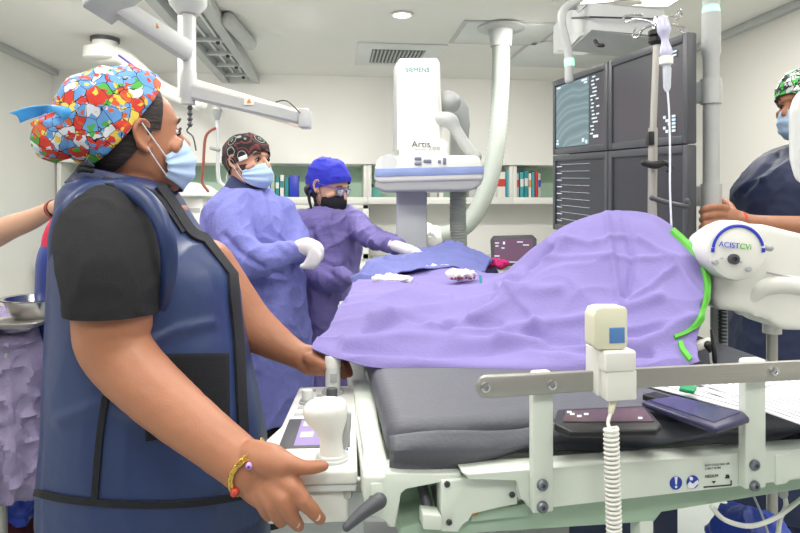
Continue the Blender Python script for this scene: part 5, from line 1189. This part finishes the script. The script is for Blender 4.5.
bm = cloft(B(), [(176, 232, 253, 2.74, .075), (186, 226, 262, 2.73, .1), (194, 222, 268, 2.72, .12)], 30, 4); part('scrub_collar', rem(bm, .006, 2), M['scrub'], P2, 'dark navy collar')
bm = cloft(B(), [(189, 228, 266, 2.72, .11), (195, 223, 271, 2.72, .15), (204, 214, 280, 2.72, .19), (224, 207, 291, 2.72, .215), (255, 208, 298, 2.72, .22), (285, 211, 303, 2.72, .22), (330, 213, 308, 2.72, .22), (380, 214, 311, 2.72, .22), (412, 214, 312, 2.72, .22)], 50, 6, 2.3, -.3)
limb(bm, [(238, 208, 2.58, 17), (233, 228, 2.5, 20), (240, 250, 2.44, 19), (256, 260, 2.42, 16), (276, 258, 2.42, 14), (292, 252, 2.42, 11), (304, 248, 2.43, 9)], 26, 6)
limb(bm, [(282, 212, 2.75, 14), (294, 235, 2.72, 13), (300, 255, 2.6, 10), (306, 256, 2.5, 8)], 20, 5)
g1 = part('surgical_gown', rem(bm, .0075, 4, lambda p: wrinkle(.010, 8, None, .5, .7, 1)(p)+seglist([([(226, 236), (240, 252), (262, 268)], 3, -.016), ([(262, 236), (280, 244), (286, 250)], 3, .008), ([(232, 262), (250, 276), (285, 280)], 3, .010), ([(268, 275), (262, 300), (258, 350)], 3, .008)])(p)), M['gown1'], P2, 'periwinkle surgical gown')
bm = B(); limb(bm, [(206, 238-18, 2.66, 2), (204, 220, 2.64, 3), (212, 214, 2.6, 2.2), (218, 210, 2.58, 2)], 8, 4); limb(bm, [(207, 222, 2.64, 2), (209, 228, 2.63, 2.5), (207, 236, 2.62, 1.6)], 8, 4); part('gown_tie', bm, M['gown1'], P2)
bm = B(); limb(bm, [(300, 248, 2.42, 8.5), (308, 247, 2.41, 9.5), (316, 251, 2.4, 8), (318, 256, 2.4, 6)], 18, 5)
for k in range(4): fing(bm, [(314-k*1.0, 250+k*1, 2.385, 4.5), (319-k*3.0, 256+k*.6, 2.38, 3.6), (316-k*3.6, 263+k*.8, 2.38, 3.2), (312-k*3.2, 267-k*.3, 2.385, 2.8)], 10)
fing(bm, [(308, 244, 2.41, 4), (316, 244, 2.4, 3.6), (321, 249, 2.39, 3.2), (321, 256, 2.39, 2.8)], 10)
part('gloved_hands', rem(bm, .0032, 3), M['glove'], P2, 'white gloved hands folded at the waist')
legs(P2, 262, 2.72, M['dscrub'], .62, ax=(FW*.6+RT*.8).normalized(), sep=.12)
# ---------------------------------------------------------------- woman in blue cap
P3 = person('person in violet gown, royal blue cap, glasses and black mask leaning over the drape', 330, 3.0)
H3 = hmat(W(328, 187, 3.0), -28, 15)
bm = B(); head(bm, H3); limb(bm, [(331, 196, 3.02, 10.5), (328, 208, 3.03, 11), (327, 220, 3.04, 15)])
bm = rem(bm, .0042, 4); displace(bm, eyesockets(H3)); part('body', bm, M['skin3'], P3)
face_parts(P3, H3); mask(P3, H3, M['bmask'], pleat=False, bulge=.018)
part('hair', shell(H3, .004, [((.01, 0, 0), (1, 0, -.3)), ((0, 0, -.065), (0, 0, -1))], fn=hfn), M['hair'], P3)
cp = part('blue_cap', shell(H3, .010, [((.088, 0, .042), (.45, 0, -.89))], .020, .014, fn=wrinkle(.006, 15, None, .5, .7, 3)), M['bcap'], P3, 'royal blue surgical cap'); solid(cp, .003)
bm = B(); ball(bm, W(313, 187, 2.99), .028); ball(bm, W(311, 192, 2.98), .02); part('cap_knot', rem(bm, .004, 1, wrinkle(.006, 40, None, .5, .6, 2)), M['bcap'], P3)
for pts in ([(312, 190, 2.97, 2), (309, 197, 2.96, 1.6), (311, 207, 2.96, 1.3), (314, 214, 2.96, 1)], [(313, 190, 2.97, 2), (315, 200, 2.96, 1.5), (316, 208, 2.96, 1.2), (317, 217, 2.96, 1)], [(312, 184, 2.98, 3), (307, 189, 2.97, 3.2), (309, 196, 2.97, 2)]): part('cap_tie', limb(B(), pts, 8, 5), M['black'], P3, 'black cap tie')
# glasses
gl = B()
for s in (-1, 1):
    tube(gl, [tf(H3, .10, s*.012, .010), tf(H3, .102, s*.032, .016), tf(H3, .092, s*.056, .012), tf(H3, .04, s*.079, .014), tf(H3, -.005, s*.086, .016)], .0022, 8, 5)
    tube(gl, [tf(H3, .10, s*.012, .008), tf(H3, .104, s*.016, -.014), tf(H3, .102, s*.034, -.02), tf(H3, .094, s*.052, -.012), tf(H3, .092, s*.056, .010)], .0014, 6, 5)
tube(gl, [tf(H3, .10, -.013, .008), tf(H3, .106, 0, .008), tf(H3, .10, .013, .008)], .002, 6, 3)
gls = part('safety_glasses', gl, M['purple'], P3, 'purple framed glasses')
for s in (-1, 1):
    bm = B(); bm.faces.new([bm.verts.new(tf(H3, *q)) for q in ((.1015, s*.013, .009), (.1035, s*.033, .015), (.094, s*.054, .011), (.096, s*.050, -.012), (.103, s*.033, -.019), (.105, s*.017, -.013))]); l_ = part('glasses_lens', bm, M['clear'], gls); solid(l_, .001)
bm = cloft(B(), [(199, 317, 343, 3.03, .06), (207, 313, 346, 3.03, .08), (212, 313, 346, 3.03, .09)], 30, 4); part('scrub_collar', rem(bm, .006, 2), M['dscrub'], P3, 'black collar')
bm = cloft(B(), [(207, 315, 346, 3.03, .09), (213, 306, 353, 3.03, .14), (222, 299, 358, 3.03, .17), (240, 296, 359, 3.02, .18), (262, 296, 357, 3.0, .18), (290, 298, 358, 2.98, .18), (330, 299, 357, 2.98, .18), (396, 300, 356, 2.98, .18)], 50, 6, 2.3, -.35)
limb(bm, [(350, 218, 3.0, 12), (364, 231, 2.88, 12), (376, 239, 2.74, 11), (388, 243, 2.6, 9.5), (397, 246, 2.5, 7.5)], 24, 6)
limb(bm, [(302, 222, 2.98, 12), (299, 245, 2.9, 13), (308, 268, 2.84, 13), (330, 280, 2.78, 12), (345, 279, 2.7, 9)], 24, 6)
part('surgical_gown', rem(bm, .0075, 4, lambda p: wrinkle(.011, 9, None, .5, .7, 4)(p)+seglist([([(312, 230), (318, 262), (345, 285)], 3, -.012), ([(328, 215), (336, 245), (341, 270)], 2.5, .010)])(p)), M['gown2'], P3, 'violet surgical gown')
bm = B(); limb(bm, [(394, 245, 2.5, 6.6), (402, 248, 2.45, 6.4), (410, 251, 2.4, 7)], 18, 5, (UP, .9))
for k, (x, y) in enumerate(((426, 256), (425, 258.5), (421, 260.5), (416, 261))): fing(bm, [(408, 250+k*1.5, 2.4, 3.4), ((408+x)/2+1, 250+(y-250)*.45+k*.8, 2.37, 3), (x, y, 2.34, 2.5)], 10)
fing(bm, [(406, 249, 2.42, 3.5), (414, 249, 2.42, 3), (421, 253, 2.42, 2.5)], 10)
part('gloved_hand', rem(bm, .0032, 3), M['glove'], P3, 'white gloved hand reaching onto the drape')
legs(P3, 328, 3.0, M['dscrub'], .6, ax=(FW*.5+RT*.85).normalized())
# ---------------------------------------------------------------- person right
P4 = person('person in dark navy vest holding the monitor pole behind the injector', 800, 2.25)
H4 = hmat(W(806, 106, 2.25), 200, 3)
bm = B(); head(bm, H4); limb(bm, [(812, 118, 2.27, 15), (818, 140, 2.28, 17), (822, 160, 2.28, 25)])
cloft(bm, [(160, 790, 850, 2.28, .14), (260, 780, 860, 2.28, .16), (330, 775, 860, 2.28, .16)], 24, 3)
limb(bm, [(830, 180, 2.1, 17), (838, 225, 2.05, 16), (815, 228, 2.02, 13), (780, 226, 2.03, 10.5), (752, 223, 2.05, 8.5), (740, 220, 2.06, 8.5)], 22, 7)
limb(bm, [(742, 220, 2.06, 8.5), (731, 219, 2.06, 11), (725, 219, 2.06, 10)], 18, 5, (FW, .6))
for k in range(4): fing(bm, [(726, 209+k*6.5, 2.06, 4.4), (716, 207+k*7.8, 2.035, 3.9), (706, 209+k*7.9, 2.04, 3.7), (702, 212+k*7.8, 2.08, 3.3)], 12)
fing(bm, [(732, 213, 2.07, 5.5), (728, 206, 2.10, 5), (721, 201, 2.13, 4.2)], 12)
limb(bm, [(850, 175, 2.4, 17), (850, 235, 2.4, 15), (790, 250, 2.42, 12), (730, 252, 2.3, 10), (712, 250, 2.2, 9.5), (700, 246, 2.16, 8)], 22, 7)
fing(bm, [(704, 243, 2.16, 6), (698, 236, 2.15, 5), (692, 243, 2.15, 4)], 12); fing(bm, [(703, 248, 2.16, 6), (695, 248, 2.15, 4.6), (690, 250, 2.15, 4)], 12)
part('body', rem(bm, .0036, 3), M['skin4'], P4)
face_parts(P4, H4); mask(P4, H4, M['mask'])
cp = part('patterned_cap', shell(H4, .010, [((.088, 0, .036), (.45, 0, -.89))], .02, .012, fn=cw), cap_print('green_black_print', 45, [(0, (235, 235, 235)), (.3, (60, 180, 70)), (.55, (30, 34, 40)), (.8, (190, 195, 195))]), P4, 'green, black and white patterned cap'); solid(cp, .003)
bm = cloft(B(), [(143, 792, 836, 2.28, .09), (152, 775, 850, 2.28, .14), (165, 757, 865, 2.28, .18), (185, 742, 872, 2.28, .2), (200, 739, 874, 2.28, .2), (240, 740, 874, 2.28, .2), (300, 734, 870, 2.28, .21), (380, 726, 870, 2.28, .22), (440, 722, 870, 2.28, .22), (500, 722, 872, 2.28, .22)], 50, 6, 2.4)
vo = part('lead_vest', rem(bm, .008, 5, lambda p: wrinkle(.007, 7, None, .5, .8, 4)(p)+seglist([([(776, 156), (758, 175), (742, 192)], 3, -.012), ([(790, 162), (772, 176), (762, 180)], 3, .01)])(p)), M['vest2'], P4, 'dark navy lead apron')
bm = B(); limb(bm, [(835, 165, 2.2, 26), (838, 190, 2.1, 22), (838, 212, 2.06, 20)], 24, 5); part('sleeve', rem(bm, .008, 2), M['scrub'], P4)
part('wrist_band', lathe(B(), [(.029, -.004), (.031, 0), (.029, .004)], W(742, 220.5, 2.06), RT, 24), M['red'], P4, 'thin red wrist band')
legs(P4, 800, 2.28, M['scrub'], .45)
# ---------------------------------------------------------------- far left persons
P5 = person('person in pink top and blue vest mostly hidden behind the patterned cap', 120, 2.05)
H5 = hmat(W(122, 150, 2.05), 0, 0)
bm = B(); head(bm, H5); limb(bm, [(120, 160, 2.05, 17), (118, 190, 2.06, 19), (118, 215, 2.06, 24)])
part('body', rem(bm, .006, 4), M['skin2'], P5); face_parts(P5, H5)
cp = part('cap', shell(H5, .010, [((.088, 0, .036), (.45, 0, -.89))], .012, .010), M['bcap'], P5); solid(cp, .003)
bm = cloft(B(), [(190, 94.0, 125.0, 2.06, .1), (202, 75.0, 145.0, 2.06, .16), (225, 59.0, 161.0, 2.06, .2), (245, 54.0, 167.0, 2.06, .21), (270, 53.0, 169.0, 2.06, .2), (300, 54.0, 168.0, 2.06, .2), (330, 53.0, 168.0, 2.06, .2)], 40, 5)
part('pink_top', rem(bm, .008, 4), mat('crimson_jersey', (205, 38, 78), .85, bump=.3, bs=200), P5, 'crimson pink top')
bm = cloft(B(), [(232, 61.0, 163.0, 2.06, .2), (250, 51.0, 171.0, 2.06, .215), (275, 48.5, 175.0, 2.06, .22), (330, 48.0, 177.0, 2.06, .22), (450, 49.0, 178.0, 2.06, .22)], 40, 5)
part('blue_vest', rem(bm, .008, 4), mat('bright_navy', (38, 62, 140), .5), P5, 'bright navy vest'); legs(P5, 106, 2.06, M['scrub'], .7)
P6 = person('person reaching in from the left edge with black and red wrist band', -150, 1.72)
H6 = hmat(W(-130, 140, 1.72), 10, 0)
bm = B(); head(bm, H6); limb(bm, [(-134, 160, 1.72, 20), (-140, 190, 1.72, 22), (-142, 220, 1.72, 30)])
limb(bm, [(-110, 250, 1.68, 34), (-80, 300, 1.65, 28), (-50, 260, 1.62, 18), (0, 232, 1.58, 13), (30, 220, 1.53, 10.5), (50, 210, 1.49, 8), (58, 207, 1.47, 8)], 26, 7)
limb(bm, [(56, 208, 1.475, 8), (68, 206, 1.46, 10), (78, 205, 1.45, 10)], 20, 5, (FW, .6))
for k in range(4): fing(bm, [(74, 199+k*4.6, 1.45, 4.6), (88, 199+k*4.6, 1.44, 4.2), (98, 202+k*4.4, 1.43, 3.6)], 10)
fing(bm, [(64, 200, 1.45, 5), (72, 193, 1.44, 4.2), (80, 190, 1.43, 3.6)], 10)
part('body', rem(bm, .0042, 5), M['skin3'], P6); face_parts(P6, H6)
part('hair', shell(H6, .010, [((.07, 0, .05), (1, 0, -.35)), ((0, 0, -.03), (.5, 0, -1))], .005), M['hair'], P6)
bm = cloft(B(), [(195, -175, -105, 1.73, .11), (212, -200, -85, 1.73, .18), (245, -215, -70, 1.73, .21), (330, -212, -74, 1.73, .2), (480, -215, -70, 1.73, .2)], 40, 5)
limb(bm, [(-115, 232, 1.70, 40), (-100, 265, 1.67, 38)], 24, 3)
part('scrub_top', rem(bm, .008, 4), M['scrub'], P6, 'navy scrub top'); legs(P6, -142, 1.73, M['scrub'], .68)
wb = tube(B(), [W(52.5, 209.5, 1.487), W(56, 208, 1.48)], .0215, 24, 1, False); part('wrist_band', wb, M['black'], P6, 'black wrist band')
wb = tube(B(), [W(53.7, 209, 1.485), W(54.8, 208.6, 1.483)], .0225, 24, 1, False); part('wrist_band', wb, M['red'], P6, 'thin red stripe of wrist band')
# ================================================================ light + camera
def area(name, loc, sx, sy, e, col=(1, .98, .94), rot=(0, 0, 0)):
    l = bpy.data.lights.new(name, 'AREA'); l.shape = 'RECTANGLE'; l.size = sx; l.size_y = sy; l.energy = e; l.color = col
    o = bpy.data.objects.new(name, l); o.location = loc; o.rotation_euler = rot; COL.objects.link(o); return o
n_ = 0
for x in (-1.5, .1, 1.8):
    for y in (-.5, .85, 2.2, 3.45):  # panels added out of view to light the room, rear row stronger
        t = thing('added_ceiling_light', 'square ceiling panel light above the room, one of a dozen alike', 'ceiling light', (x, y, ZC), 'ceiling panel lights')
        part('frame', box(B(), x-.32, x+.32, y-.32, y+.32, ZC-.02, ZC-.001, .003), M['white'], t); part('diffuser', box(B(), x-.29, x+.29, y-.29, y+.29, ZC-.024, ZC-.0205), M['lamp'], t)
        area('added_panel_light', (x, y, ZC-.03), .58, .58, LE*(1.5 if y > 3 else .9))
for x in (-1.75, -.2, 1.4):  # spotlights added out of view to brighten the back wall
    q = Vector((x, 3.72, ZC)); t = thing('added_wall_spot', 'small round ceiling spotlight aimed at the back wall', 'spotlight', q, 'ceiling spotlights facing the back wall')
    part('housing', lathe(B(), [(.06, -.001), (.06, -.03), (.04, -.04)], q), M['white'], t)
    wl = bpy.data.lights.new('added_wall_spot_lamp', 'SPOT'); wl.energy = 95; wl.spot_size = 1.45; wl.spot_blend = 1; wl.shadow_soft_size = .05; wl.color = (1, .97, .92)
    wo = bpy.data.objects.new('added_wall_spot_lamp', wl); wo.location = q-UP*.06; COL.objects.link(wo)
    wo.rotation_euler = (Vector((x*.9, 6.2, 1.25))-wo.location).to_track_quat('-Z', 'Y').to_euler()
sp = bpy.data.lights.new('downlight_lamp', 'SPOT'); sp.energy = 60; sp.spot_size = 2.2; sp.spot_blend = .6; sp.shadow_soft_size = .06
o = bpy.data.objects.new('downlight_lamp', sp); o.location = dl-UP*.03; COL.objects.link(o)
w = bpy.data.worlds.new('world'); bpy.context.scene.world = w; w.use_nodes = True
w.node_tree.nodes['Background'].inputs[0].default_value = (.96, .98, 1, 1); w.node_tree.nodes['Background'].inputs[1].default_value = WE
cam = bpy.data.cameras.new('camera'); co = bpy.data.objects.new('camera', cam); COL.objects.link(co)
cam.sensor_width = 36; cam.lens = FPX/800*36; cam.shift_y = -(266.5-HY)/800; cam.clip_start = .05
co.location = CAM; co.rotation_euler = (math.radians(90), 0, -YAW)
sc = bpy.context.scene; sc.camera = co
sc.view_settings.view_transform = 'Standard'; sc.view_settings.look = 'None'; sc.view_settings.exposure = EXPO; sc.view_settings.gamma = 1; sc.view_settings.use_curve_mapping = False
